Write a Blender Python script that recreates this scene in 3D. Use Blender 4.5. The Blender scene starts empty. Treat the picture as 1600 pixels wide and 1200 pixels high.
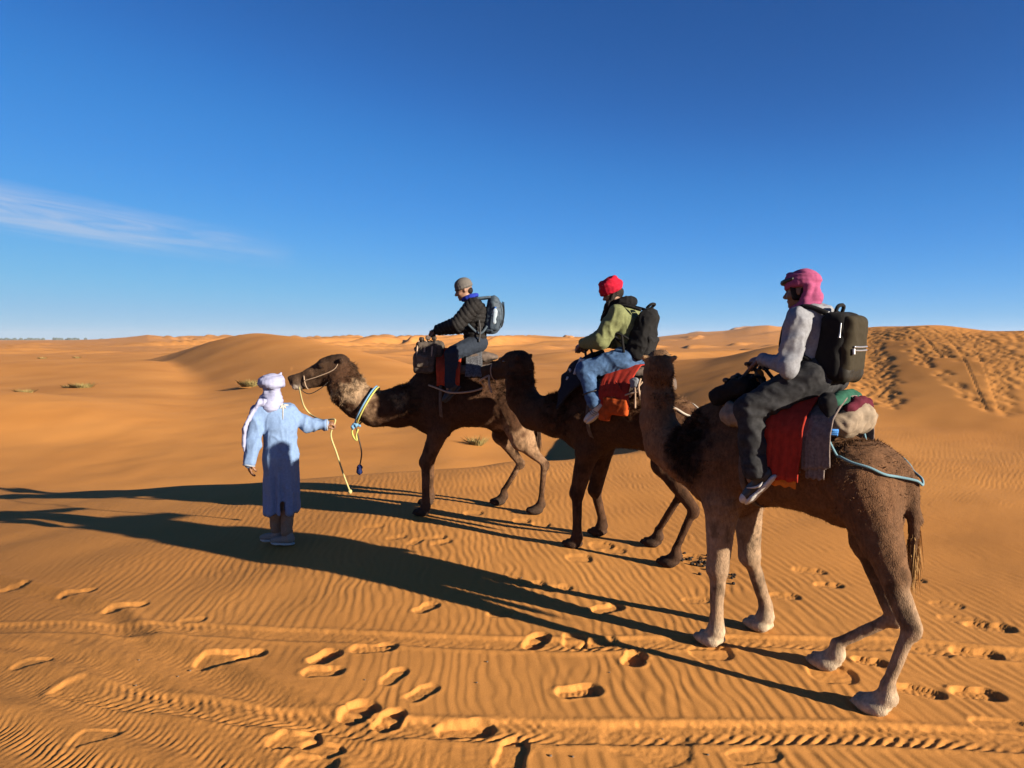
import bpy, math, random
import numpy as np
from mathutils import Vector, Matrix

# ------------------------------------------------------------------ camera, sky, sun, exposure
SC = bpy.context.scene
COL = SC.collection
F = 1100.0                      # focal length in photograph pixels (1600 wide)
CAM_H = 2.15
PITCH = math.atan(70.0 / F)
cam_data = bpy.data.cameras.new('camera')
cam_data.sensor_width = 36.0
cam_data.lens = 36.0 * F / 1600.0
cam_data.clip_start = 0.05
cam_data.clip_end = 20000.0
CAM = bpy.data.objects.new('camera', cam_data)
COL.objects.link(CAM)
CAM.location = (0, 0, CAM_H)
CAM.rotation_euler = (math.pi / 2 - PITCH, 0, 0)
SC.camera = CAM

SUN_EL = math.radians(16.5)
SUN_AZ = math.radians(56.5)     # shadows run this far to the left of straight ahead
to_sun = Vector((math.sin(SUN_AZ) * math.cos(SUN_EL), -math.cos(SUN_AZ) * math.cos(SUN_EL), math.sin(SUN_EL)))
sun_data = bpy.data.lights.new('sun', 'SUN')
sun_data.energy = 5.0
sun_data.angle = math.radians(0.53)
sun_data.color = (1.0, 0.86, 0.68)
SUN = bpy.data.objects.new('sun', sun_data)
COL.objects.link(SUN)
SUN.location = (30, -20, 20)
SUN.rotation_euler = to_sun.to_track_quat('Z', 'Y').to_euler()

world = bpy.data.worlds.new('World')
SC.world = world
world.use_nodes = True
WN, WL = world.node_tree.nodes, world.node_tree.links
WN.clear()

def wmath(op, a, b=None, clamp=False):
    n = WN.new('ShaderNodeMath'); n.operation = op; n.use_clamp = clamp
    for i, v in enumerate((a, b)):
        if v is None: continue
        if isinstance(v, (int, float)): n.inputs[i].default_value = v
        else: WL.new(v, n.inputs[i])
    return n.outputs[0]

sky = WN.new('ShaderNodeTexSky')
sky.sky_type = 'NISHITA'
sky.sun_disc = False
sky.sun_elevation = SUN_EL
sky.sun_rotation = math.atan2(to_sun.x, to_sun.y)
sky.altitude = 6000
sky.air_density = 0.6
sky.dust_density = 0.0
sky.ozone_density = 2.0
tc = WN.new('ShaderNodeTexCoord')
sep = WN.new('ShaderNodeSeparateXYZ'); WL.new(tc.outputs['Generated'], sep.inputs[0])
az = wmath('ARCTAN2', sep.outputs[0], sep.outputs[1])
el = wmath('ARCSINE', sep.outputs[2])
# thin cirrus streak, low in the north-west
along = wmath('ADD', az, 0.62)
centre = wmath('MULTIPLY_ADD', along, -0.115)
WN[-1].inputs[2].default_value = 0.150
across = wmath('SUBTRACT', el, centre)
comb = WN.new('ShaderNodeCombineXYZ')
WL.new(wmath('MULTIPLY', along, 5.0), comb.inputs[0]); WL.new(wmath('MULTIPLY', wmath('MULTIPLY_ADD', along, 0.06), 1.0), comb.inputs[1])
WL.new(wmath('MULTIPLY', across, 60.0), comb.inputs[1])
nz = WN.new('ShaderNodeTexNoise'); nz.inputs['Scale'].default_value = 1.0; nz.inputs['Detail'].default_value = 6.0
nz.inputs['Roughness'].default_value = 0.62; nz.inputs['Distortion'].default_value = 1.1
WL.new(comb.outputs[0], nz.inputs['Vector'])
widen = wmath('MULTIPLY_ADD', wmath('ADD', along, 0.35), -0.022); WN[-1].inputs[2].default_value = 0.040
band = wmath('SUBTRACT', 1.0, wmath('POWER', wmath('DIVIDE', wmath('ABSOLUTE', across), wmath('MAXIMUM', widen, 0.008)), 1.6), clamp=True)
endr = wmath('MULTIPLY', wmath('SUBTRACT', 0.33, along, clamp=True), 5.0, clamp=True)
cl = wmath('MULTIPLY', wmath('MULTIPLY', band, endr), wmath('MULTIPLY', wmath('SUBTRACT', nz.outputs['Fac'], 0.30), 2.6, clamp=True))
cl = wmath('MULTIPLY', cl, 0.60)
crv = WN.new('ShaderNodeRGBCurve')
for ch, pts in enumerate((((0, 0), (.045, .017), (.095, .052), (.242, .165), (.52, .31), (1, .46)),
                          ((0, 0), (.087, .105), (.182, .265), (.445, .465), (.81, .54), (1, .57)),
                          ((0, 0), (.195, .37), (.39, .71), (.60, .82), (.815, .82), (1, .81)))):
    c_ = crv.mapping.curves[ch]
    c_.points[0].location = pts[0]; c_.points[1].location = pts[-1]
    for q in pts[1:-1]: c_.points.new(*q)
crv.mapping.update()
def wscale(col, k):
    n = WN.new('ShaderNodeMix'); n.data_type = 'RGBA'; n.blend_type = 'MULTIPLY'; n.inputs['Factor'].default_value = 1.0
    WL.new(col, n.inputs[6]); n.inputs[7].default_value = (k, k, k, 1); return n.outputs[2]
WL.new(wscale(sky.outputs[0], 0.129), crv.inputs['Color'])
graded = wscale(crv.outputs[0], 6.15)
mixc = WN.new('ShaderNodeMix'); mixc.data_type = 'RGBA'
WL.new(cl, mixc.inputs['Factor']); WL.new(graded, mixc.inputs[6])
mixc.inputs[7].default_value = (4.4, 4.3, 4.5, 1)
bg = WN.new('ShaderNodeBackground'); bg.inputs['Strength'].default_value = 0.05
WL.new(mixc.outputs[2], bg.inputs['Color'])
wout = WN.new('ShaderNodeOutputWorld'); WL.new(bg.outputs[0], wout.inputs['Surface'])

SC.view_settings.view_transform = 'Standard'
SC.view_settings.look = 'None'
SC.view_settings.exposure = 1.7
SC.view_settings.gamma = 1.0
SC.view_settings.use_curve_mapping = False
SC.render.engine = 'CYCLES'
SC.cycles.max_bounces = 6
SC.cycles.use_denoising = True

# ------------------------------------------------------------------ helpers
RNG = np.random.default_rng(7)
random.seed(7)
CF = np.array((0.0, math.cos(PITCH), -math.sin(PITCH)))
CU = np.array((0.0, math.sin(PITCH), math.cos(PITCH)))

def ray(px, py):
    return np.array((1.0, 0, 0)) * ((px - 800.0) / F) + CF - CU * ((py - 600.0) / F)

def lie(x):
    """the trampled plateau falls away gently to the left."""
    return -.045 * np.maximum(-1.0 - x, 0) ** 1.4

def ground(px, py, z=0.0):
    d = ray(px, py); zz = z
    for _ in range(12):
        t = (zz - CAM_H) / d[2]; zz = z + .5 * (zz - z) + .5 * float(lie(d[0] * t))
    return np.array((d[0] * t, d[1] * t, zz))

def at_depth(px, py, Y):
    d = ray(px, py)
    t = Y / d[1]
    return np.array((d[0] * t, Y, CAM_H + d[2] * t))

def new_obj(name, data, parent=None):
    o = bpy.data.objects.new(name, data)
    COL.objects.link(o)
    if parent is not None: o.parent = parent
    return o

def tag(o, label=None, cat=None, group=None, kind=None):
    if label: o['label'] = label
    if cat: o['category'] = cat
    if group: o['group'] = group
    if kind: o['kind'] = kind
    return o

def empty(name, loc=(0, 0, 0), rz=0.0):
    o = new_obj(name, None)
    o.location = tuple(loc); o.rotation_euler = (0, 0, rz)
    return o

def raw_mesh(name, verts, faces, mat=None, smooth=True, colors=None):
    """verts (N,3); faces (M,k) array with one k, or a list of lists."""
    me = bpy.data.meshes.new(name)
    verts = np.asarray(verts, dtype=np.float32)
    if isinstance(faces, np.ndarray):
        n, k = faces.shape
        me.vertices.add(len(verts)); me.vertices.foreach_set('co', verts.ravel())
        me.loops.add(n * k); me.loops.foreach_set('vertex_index', faces.astype(np.int32).ravel())
        me.polygons.add(n)
        me.polygons.foreach_set('loop_start', (np.arange(n) * k).astype(np.int32))
        me.polygons.foreach_set('loop_total', np.full(n, k, dtype=np.int32))
        me.update(calc_edges=True)
    else:
        me.from_pydata([tuple(map(float, v)) for v in verts], [], [tuple(map(int, f)) for f in faces])
        me.update()
    if smooth: me.shade_smooth()
    if mat: me.materials.append(mat)
    if colors is not None:
        c = np.ones((len(verts), 4), dtype=np.float32); c[:, :3] = colors
        a = me.color_attributes.new('Col', 'FLOAT_COLOR', 'POINT')
        a.data.foreach_set('color', c.ravel())
    return me

# ---- numpy noise
def _hash(ix, iy, iz, seed):
    with np.errstate(over='ignore'):
        h = (ix.astype(np.uint32) * np.uint32(374761393) + iy.astype(np.uint32) * np.uint32(668265263)
             + iz.astype(np.uint32) * np.uint32(2147483647 - 1013904223) + np.uint32(seed * 974711 + 13))
        h = (h ^ (h >> np.uint32(13))) * np.uint32(1274126177)
        h = (h ^ (h >> np.uint32(16))) * np.uint32(2246822519)
        h ^= h >> np.uint32(15)
    return (h & np.uint32(0xFFFFFF)).astype(np.float32) / np.float32(0xFFFFFF) * 2 - 1

def noise2(x, y, seed=0):
    x = np.asarray(x, dtype=np.float64); y = np.asarray(y, dtype=np.float64)
    xi = np.floor(x); yi = np.floor(y)
    fx = (x - xi).astype(np.float32); fy = (y - yi).astype(np.float32)
    xi = xi.astype(np.int64); yi = yi.astype(np.int64); z = np.zeros_like(xi)
    u = fx * fx * fx * (fx * (fx * 6 - 15) + 10); v = fy * fy * fy * (fy * (fy * 6 - 15) + 10)
    a = _hash(xi, yi, z, seed); b = _hash(xi + 1, yi, z, seed)
    c = _hash(xi, yi + 1, z, seed); d = _hash(xi + 1, yi + 1, z, seed)
    return (a * (1 - u) + b * u) * (1 - v) + (c * (1 - u) + d * u) * v

def noise3(p, seed=0):
    p = np.asarray(p, dtype=np.float64)
    i = np.floor(p); f = (p - i).astype(np.float32); i = i.astype(np.int64)
    w = f * f * f * (f * (f * 6 - 15) + 10)
    out = 0
    for dx in (0, 1):
        wx = w[..., 0] if dx else 1 - w[..., 0]
        for dy in (0, 1):
            wy = w[..., 1] if dy else 1 - w[..., 1]
            for dz in (0, 1):
                wz = w[..., 2] if dz else 1 - w[..., 2]
                out = out + _hash(i[..., 0] + dx, i[..., 1] + dy, i[..., 2] + dz, seed) * wx * wy * wz
    return out

def fbm2(x, y, seed=0, octv=4, gain=0.5):
    s = 0; a = 1.0
    for k in range(octv):
        s = s + a * noise2(x * 2 ** k, y * 2 ** k, seed + k * 17); a *= gain
    return s

def sstep(a, b, x):
    t = np.clip((x - a) / (b - a), 0, 1)
    return t * t * (3 - 2 * t)

# ---- materials
def mat_new(name):
    m = bpy.data.materials.new(name); m.use_nodes = True
    nt = m.node_tree
    return m, nt.nodes, nt.links, nt.nodes['Principled BSDF']

def noise_mat(name, c1, c2, scale=40.0, rough=0.9, bump=0.0, bscale=None, detail=4.0, vcol=False, sheen=0.0, spec=0.2, stretch=None, bdist=0.01, metallic=0.0):
    """two-tone procedural material; with vcol the two tones multiply the mesh's own coat colour."""
    m, N, L, P = mat_new(name)
    t = N.new('ShaderNodeTexCoord')
    src = t.outputs['Object']
    if stretch:
        mp = N.new('ShaderNodeMapping'); mp.inputs['Scale'].default_value = stretch
        L.new(src, mp.inputs['Vector']); src = mp.outputs[0]
    n = N.new('ShaderNodeTexNoise'); n.inputs['Scale'].default_value = scale; n.inputs['Detail'].default_value = detail
    n.inputs['Roughness'].default_value = 0.65
    L.new(src, n.inputs['Vector'])
    r = N.new('ShaderNodeValToRGB')
    r.color_ramp.elements[0].position = 0.33; r.color_ramp.elements[1].position = 0.67
    r.color_ramp.elements[0].color = (*c1, 1); r.color_ramp.elements[1].color = (*c2, 1)
    L.new(n.outputs['Fac'], r.inputs['Fac'])
    colout = r.outputs[0]
    if vcol:
        at = N.new('ShaderNodeAttribute'); at.attribute_name = 'Col'
        mx = N.new('ShaderNodeMix'); mx.data_type = 'RGBA'; mx.blend_type = 'MULTIPLY'; mx.inputs['Factor'].default_value = 1.0
        L.new(at.outputs['Color'], mx.inputs[6]); L.new(colout, mx.inputs[7]); colout = mx.outputs[2]
    L.new(colout, P.inputs['Base Color'])
    P.inputs['Roughness'].default_value = rough
    P.inputs['Specular IOR Level'].default_value = spec
    P.inputs['Metallic'].default_value = metallic
    if sheen:
        P.inputs['Sheen Weight'].default_value = sheen
    if bump:
        n2 = N.new('ShaderNodeTexNoise'); n2.inputs['Scale'].default_value = bscale or scale * 2; n2.inputs['Detail'].default_value = 3.0
        L.new(src, n2.inputs['Vector'])
        b = N.new('ShaderNodeBump'); b.inputs['Strength'].default_value = bump; b.inputs['Distance'].default_value = bdist
        L.new(n2.outputs['Fac'], b.inputs['Height']); L.new(b.outputs[0], P.inputs['Normal'])
    return m

def plain_mat(name, c, rough=0.8, **kw):
    return noise_mat(name, tuple(v * 0.82 for v in c), tuple(min(1, v * 1.15) for v in c), rough=rough, **kw)

# ------------------------------------------------------------------ the desert floor: one sheet to the horizon
def pchip(xk, yk, x):
    xk = np.asarray(xk, float); yk = np.asarray(yk, float)
    h = np.diff(xk); d = np.diff(yk) / h
    m = np.zeros_like(yk)
    m[0] = d[0]; m[-1] = d[-1]
    for i in range(1, len(yk) - 1):
        if d[i - 1] * d[i] > 0:
            w1 = 2 * h[i] + h[i - 1]; w2 = h[i] + 2 * h[i - 1]
            m[i] = (w1 + w2) / (w1 / d[i - 1] + w2 / d[i])
    x = np.clip(x, xk[0], xk[-1])
    i = np.clip(np.searchsorted(xk, x) - 1, 0, len(xk) - 2)
    t = (x - xk[i]) / h[i]
    return (yk[i] * (2 * t**3 - 3 * t**2 + 1) + h[i] * m[i] * (t**3 - 2 * t**2 + t)
            + yk[i + 1] * (-2 * t**3 + 3 * t**2) + h[i] * m[i + 1] * (t**3 - t**2))

# dune profiles along bearings: bearing given by photograph column, then (distance ahead, height)
EDGE = {-900: 790, 0: 772, 120: 769, 230: 764, 330: 760, 400: 757, 460: 752, 530: 746, 610: 740, 700: 733, 800: 722, 900: 712}
PROFILES = {
    -900: [(20, -1.7), (30, -.6), (36, -1.0), (60, .3), (75, -1), (120, -.6), (200, -1.6)],
    0:    [(17.5, -1.62), (22, -1.30), (29, -.08), (31, -.1), (35, -.75), (48, -.5), (60, .22), (72, -.8), (100, -.3), (120, -1.5), (200, -1.6)],
    120:  [(17.5, -1.6), (22, -1.3), (29, -.30), (33, -.45), (44, -.35), (60, .15), (74, -.9), (105, -.2), (120, -1.5), (200, -1.6)],
    230:  [(17, -1.5), (22, -1.25), (28, -.75), (36, -.55), (46, -.35), (64, .42), (78, -.6), (110, .1), (125, -1.4), (200, -1.6)],
    330: [(16.5, -1.4), (22, -1.2), (29, -1.0), (40, -.9), (60, -.7), (80, -.7), (106, -.8), (125, -1.4), (200, -1.6)],
    400: [(16, -1.3), (22, -1.15), (29, -1.05), (40, -1.0), (60, -.9), (100, -.9), (120, -1.2), (200, -1.6)],
    460: [(16, -1.25), (22, -1.15), (29, -1.1), (40, -1.05), (60, -1.0), (100, -1.0), (120, -1.2), (200, -1.6)],
    530: [(16, -1.25), (22, -1.15), (29, -1.1), (40, -1.1), (60, -1.1), (95, -1.2), (130, -1.2), (200, -1.6)],
    610: [(15.5, -1.2), (20, -1.15), (29, -1.1), (48, -1.15), (70, -1.2), (90, -1.2), (130, -.9), (150, -1.4), (200, -1.6)],
    700:  [(15, -1.15), (20, -1.05), (27, -.8), (33, -1.2), (45, -1.3), (68, -1.1), (72, -1.6), (100, -1.1), (112, -1.6), (200, -1.7)],
    800:  [(14.2, -1.25), (19, -1.3), (28, -1.2), (45, -1.3), (58, -1.0), (62, -1.6), (90, -1.4), (110, -1.7), (200, -1.7)],
    900:  [(15, -1.2), (20, -1.25), (30, -1.15), (45, -1.2), (56, -.85), (60, -1.5), (100, -1.3), (115, -1.6), (200, -1.6)],
    1000: [(14.2, 0), (15.5, -.05), (18, -.30), (22, -.30), (30, .32), (36, .78), (41, .2), (55, -.6), (64, -1.2), (100, -1.3), (200, -1.6)],
    1100: [(13.5, 0), (16, -.02), (22, .25), (31, .95), (36.5, 1.2), (40, .6), (60, -1), (100, -1.3), (200, -1.6)],
    1210: [(13.5, 0), (15.5, .02), (20, .4), (28, 1.4), (33, 1.93), (37, 1.2), (60, -1), (100, -1.3), (200, -1.6)],
    1345: [(15, 0), (17.5, .03), (20, .2), (26, 1.0), (33, 2.25), (38, 2.92), (42, 2.6), (62, .5), (100, -1), (200, -1.6)],
    1450: [(14.5, 0), (16.5, .02), (18.5, .22), (24, 1.2), (29, 2.2), (34, 2.95), (38, 2.75), (60, .8), (100, -1), (200, -1.6)],
    1600: [(13.5, 0), (15.2, .02), (17.5, .3), (22, 1.3), (25.5, 2.05), (29, 2.52), (33, 2.3), (60, .8), (100, -1), (200, -1.6)],
    2300: [(11, 0), (14, .3), (18, 1.3), (22, 2.2), (26, 2.6), (32, 2.2), (60, .6), (100, -1), (200, -1.6)],
}
EDGE_Y = {}
for _c in PROFILES:                                   # the plateau part of each profile, out to its brow
    _t = (_c - 800) / F
    _far = PROFILES[_c][0][0]
    if _c in EDGE:
        _ys = np.arange(6, 18, .02); _py = 530 + (CAM_H - lie(_t * _ys)) * F / _ys
        _far = float(_ys[np.argmax(_py < EDGE[_c])]); EDGE_Y[_c] = _far
        PROFILES[_c] = [q for q in PROFILES[_c] if q[0] > _far + 1.2]
    else:
        EDGE_Y[_c] = _far + 2.2
    _near = [(y_, float(lie(_t * y_))) for y_ in (2, 3, 4.5, 6, 7.5, 9, 10.5, 12, 13.2) if y_ < _far - .6]
    if _c in EDGE: _near += [(_far, float(lie(_t * _far)) - .02)]
    PROFILES[_c] = _near + PROFILES[_c]
RANGE = [(-900, 531), (-300, 532), (0, 533), (110, 532.5), (160, 530), (200, 526), (232, 522), (265, 527), (300, 529), (340, 526), (385, 524), (425, 530), (480, 532),
         (540, 531), (600, 529), (650, 527), (690, 525), (720, 529), (760, 531), (800, 529), (835, 526), (870, 528), (905, 532), (960, 533), (1020, 528),
         (1050, 524), (1090, 519), (1130, 516), (1170, 510), (1200, 507), (1240, 508), (1300, 511), (1400, 514), (1600, 522), (2300, 528)]

def build_terrain():
    dense = np.linspace(-40.5, 40.5, 830)
    side = np.concatenate([np.linspace(-62, -41, 90), np.linspace(41, 62, 90)])
    back = np.linspace(65, 295, 60)
    th = np.concatenate([side[:90], dense, side[90:], back])
    th = np.radians(th); nt = len(th)
    fpx = F * 1024 / 1600.0
    ypx = np.arange(CAM_H * fpx / 13.5, CAM_H * fpx / 2.05, 1.12)[::-1]
    near = CAM_H * fpx / ypx
    pre = np.array([0.05, .5, 1.0, 1.4, 1.75])
    mid = np.arange(13.6, 40, 0.125)
    far = 40 * (5200 / 40) ** np.linspace(0.003, 1, 300)
    Yr = np.concatenate([pre, near, mid, far])
    nr = len(Yr)
    # rows are arcs of forward depth up to 62 degrees, circles behind
    c = np.maximum(np.cos(th), math.cos(math.radians(62)))
    Rg = Yr[:, None] / c[None, :]
    X = Rg * np.sin(th)[None, :]; Y = Rg * np.cos(th)[None, :]
    D = np.broadcast_to(Yr[:, None], X.shape)            # forward depth used for the profiles
    cols = sorted(PROFILES)
    bear = np.array([math.atan((c_ - 800) / F) for c_ in cols])
    thw = (th + math.pi) % (2 * math.pi) - math.pi
    thc = np.clip(thw, bear[0], bear[-1])
    # pull both flanks together behind the camera
    prof = np.zeros((len(cols), nr))
    for i, c_ in enumerate(cols):
        k = PROFILES[c_]
        ks = np.log([1.0] + [q[0] for q in k] + [6000.0]); zs = [0.0] + [q[1] for q in k] + [-1.8]
        prof[i] = pchip(ks, zs, np.log(np.maximum(Yr, 1.0)))
    Z = np.zeros_like(X)
    seg = np.clip(np.searchsorted(bear, thc) - 1, 0, len(bear) - 2)
    t = (thc - bear[seg]) / (bear[seg + 1] - bear[seg])
    Z = prof[seg].T * (1 - t) + prof[seg + 1].T * t
    # round the joins between bearings
    o_ = np.argsort(thw, kind='stable'); inv = np.argsort(o_)
    ts = thw[o_]; Zs = Z[:, o_]
    uni = np.radians(np.arange(-180, 180, .25)); sig = 1.25 / .25
    ker = np.exp(-.5 * (np.arange(-30, 31) / sig) ** 2); ker /= ker.sum()
    for r_ in range(nr):
        q = np.interp(uni, ts, Zs[r_]); q = np.convolve(np.concatenate([q[-30:], q, q[:30]]), ker, 'valid')
        Zs[r_] = np.interp(ts, uni, q)
    Z = Zs[:, inv]
    # the big rounded dune beyond the guide: a crest line coming towards the viewer, long face to its left
    crest = np.array([(-46, 96, -.9), (-37, 88, 1.1), (-31, 81, 2.35), (-26.2, 73, 2.75), (-20.5, 64, 2.4), (-14.6, 55, 1.6), (-9.6, 46, .80), (-6.4, 38, .15), (-3.6, 31, -.5), (-1.5, 25, -1.3)])
    best = np.full(X.shape, 1e9); so = np.zeros_like(best); hc = np.full(X.shape, -1.2)
    for p0, p1 in zip(crest[:-1], crest[1:]):
        ab = p1[:2] - p0[:2]; l2 = ab @ ab
        tt = np.clip(((X - p0[0]) * ab[0] + (Y - p0[1]) * ab[1]) / l2, 0, 1)
        dx = X - p0[0] - tt * ab[0]; dy = Y - p0[1] - tt * ab[1]; dd = np.hypot(dx, dy); m_ = dd < best
        best = np.where(m_, dd, best); so = np.where(m_, np.sign(ab[0] * dy - ab[1] * dx) * dd, so); hc = np.where(m_, p0[2] + (p1[2] - p0[2]) * tt, hc)
    so = so * -1.0                                       # positive on the long left-hand face
    pr = np.where(so > 0, .5 + .5 * np.cos(math.pi * np.clip(so / 14.5, 0, 1)), .5 + .5 * np.cos(math.pi * np.clip(-so / 12, 0, 1)))
    dn = -1.4 + (hc + 1.4) * pr
    kk = .35; h_ = np.clip(.5 + .5 * (dn - Z) / kk, 0, 1)
    Z = np.where(D < 130, Z * (1 - h_) + dn * h_ + kk * h_ * (1 - h_), Z)
    # soft large undulation
    Z = Z + 0.045 * fbm2(X * .16, Y * .16, 3, 3) * sstep(12, 30, D) * sstep(220, 90, D)
    Z = Z + 0.018 * fbm2(X * .7, Y * .7, 5, 2) * sstep(3, 5, D) * sstep(60, 14, D)
    # dune field, middle and far distance: trains of ridges, long windward and short lee side
    def dunes(scale, seed, ang):
        ca, sa = math.cos(ang), math.sin(ang)
        u = (X * ca + Y * sa) / scale; v = (-X * sa + Y * ca) / scale
        ph = u + .95 * fbm2(u * .45 + .2 * v, v * .33, seed, 3, .45)
        t_ = ph - np.floor(ph)
        pr = np.where(t_ < .66, .5 - .5 * np.cos(math.pi * t_ / .66), .5 + .5 * np.cos(math.pi * (t_ - .66) / .34))
        return pr * (.45 + .55 * sstep(-.6, .6, fbm2(u * .5 + 7, v * .4 + 3, seed + 5, 2)))
    fm = sstep(84, 150, D) * sstep(2600, 900, D)
    lo_ = 1 - .6 * sstep(1000, 1100, D * 0 + 800 + F * np.tan(np.clip(thw, -1.2, 1.2))[None, :]) * sstep(160, 90, D)
    Z = Z + lo_ * fm * (4.2 * (dunes(62, 21, 2.75) - .35) * np.clip(D / 230, .36, 2.4) + 2.0 * (dunes(27, 27, 2.35) - .35) * np.clip(D / 200, .3, 1.4))
    flatleft = 1 - .75 * sstep(-.40, -.62, thw)[None, :] * sstep(300, 700, D)
    Z = np.where(D > 300, -1.6 + (Z + 1.6) * flatleft, Z)
    # the erg on the skyline
    rb = np.array([math.atan((p[0] - 800) / F) for p in RANGE]); ry = np.array([p[1] for p in RANGE], float)
    top = np.interp(thc, rb, ry)
    for dist, width, frac, seed in ((800, 330, 1.05, 41), (2100, 650, 1.0, 47)):
        crest = CAM_H + (530 - top) / F * dist
        crest = np.maximum(crest + 1.5, 0.0) * frac
        body = np.exp(-((D - dist) / width) ** 2)
        rid = dunes(230, seed, 2.6) * .36 + dunes(85, seed + 3, 2.2) * .22 + .50
        peak = np.clip(1.0 - np.abs(D - dist) / width, 0, 1)
        Z = np.maximum(Z, -1.8 + crest[None, :] * body * np.clip(rid, 0, 1.06) + 1.4 * body)
    # ---------------- close ground detail (first ~16 m)
    nn = np.searchsorted(Yr, 24.0)
    x = X[:nn]; y = Y[:nn]; d = D[:nn]; z = Z[:nn].copy()
    edge = np.interp(thc, bear, [EDGE_Y[c_] for c_ in cols])
    rip = sstep(edge + .6, edge - .6, d)
    track = np.zeros_like(z); kill = np.ones_like(z)
    def pl_dist(pts):
        """signed offset and running length to a polyline on the ground."""
        best = np.full(x.shape, 1e9, dtype=np.float32); off = np.zeros_like(best); run = np.zeros_like(best); acc = 0.0
        for a, b in zip(pts[:-1], pts[1:]):
            a = np.array(a[:2]); b = np.array(b[:2]); ab = b - a; l = np.hypot(*ab)
            tt = np.clip(((x - a[0]) * ab[0] + (y - a[1]) * ab[1]) / l**2, 0, 1)
            dx = x - (a[0] + tt * ab[0]); dy = y - (a[1] + tt * ab[1]); dd = np.hypot(dx, dy)
            sg = np.sign(ab[0] * dy - ab[1] * dx)
            m = dd < best
            best = np.where(m, dd, best); off = np.where(m, sg * dd, off); run = np.where(m, acc + tt * l, run)
            acc += l
        return off, run, best
    wob = fbm2(x * 3, y * 3, 61, 3)
    G = lambda pts: [ground(*p) for p in pts]
    def tyre(pts, half, depth, tread, seed, fade=None):
        nonlocal z, kill
        o, r, b = pl_dist(G(pts))
        o = o + .012 * wob
        ins = sstep(half + .02, half - .03, np.abs(o))
        f = 1.0 if fade is None else fade(r)
        lug = np.sin(2 * math.pi * (r / .075 + np.abs(o) / .075 + .30 * fbm2(x * 4, y * 4, seed, 2)))
        lug2 = np.sin(2 * math.pi * (r / .052 - o / .16 + .5 * fbm2(x * 6, y * 6, seed + 2, 2)))
        wear = .55 + .45 * fbm2(x * 2.2, y * 2.2, seed + 4, 2)
        patt = (lug * .85 + lug2 * .15) * np.clip(wear, .15, 1.2) * (0.55 + .45 * sstep(.02, half, np.abs(o)))
        berm = np.exp(-((np.abs(o) - half - .02) / .035) ** 2) * .006 * (1 + .5 * wob)
        z += f * (-depth * ins + tread * patt * ins + berm)
        kill *= 1 - f * sstep(half + .10, half, np.abs(o))
    tyre([(-250, 975), (0, 982), (200, 984), (420, 990), (700, 1003), (900, 1008), (1200, 1003), (1400, 1008), (1600, 1025), (1800, 1045)], .10, .008, .006, 71)
    tyre([(110, 1072), (220, 1095), (400, 1118), (600, 1138), (850, 1146), (1100, 1146), (1350, 1148), (1600, 1160), (1850, 1180)], .105, .011, .0075, 77)
    # older wind-softened ruts running down to the left corner
    def rut(pts, half, depth, ripple):
        nonlocal z, kill
        o, r, b = pl_dist(G(pts))
        o = o + .02 * fbm2(x * 1.5, y * 1.5, 83, 2)
        z += -depth * np.exp(-(o / half) ** 2) + depth * .8 * np.exp(-((o - half * 1.7) / (half * .7)) ** 2)
        m = np.exp(-(o / (half * .9)) ** 2)
        z += ripple * m * np.sin(2 * math.pi * (r / .05 + o / .12 + .4 * fbm2(x * 5, y * 5, 85, 2)))
        kill *= 1 - .85 * np.exp(-(o / (half * 2.0)) ** 2)
    rut([(-300, 835), (-40, 905), (150, 960), (250, 1020), (420, 1095), (560, 1165), (800, 1260)], .10, .022, .0012)
    rut([(-350, 980), (0, 1045), (130, 1100), (330, 1180), (500, 1260)], .11, .018, .002)
    rut([(-400, 1075), (0, 1135), (130, 1195), (260, 1260)], .12, .020, .004)
    rut([(-60, 1000), (120, 1030), (300, 1110), (500, 1200)], .08, .010, .0016)
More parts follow.
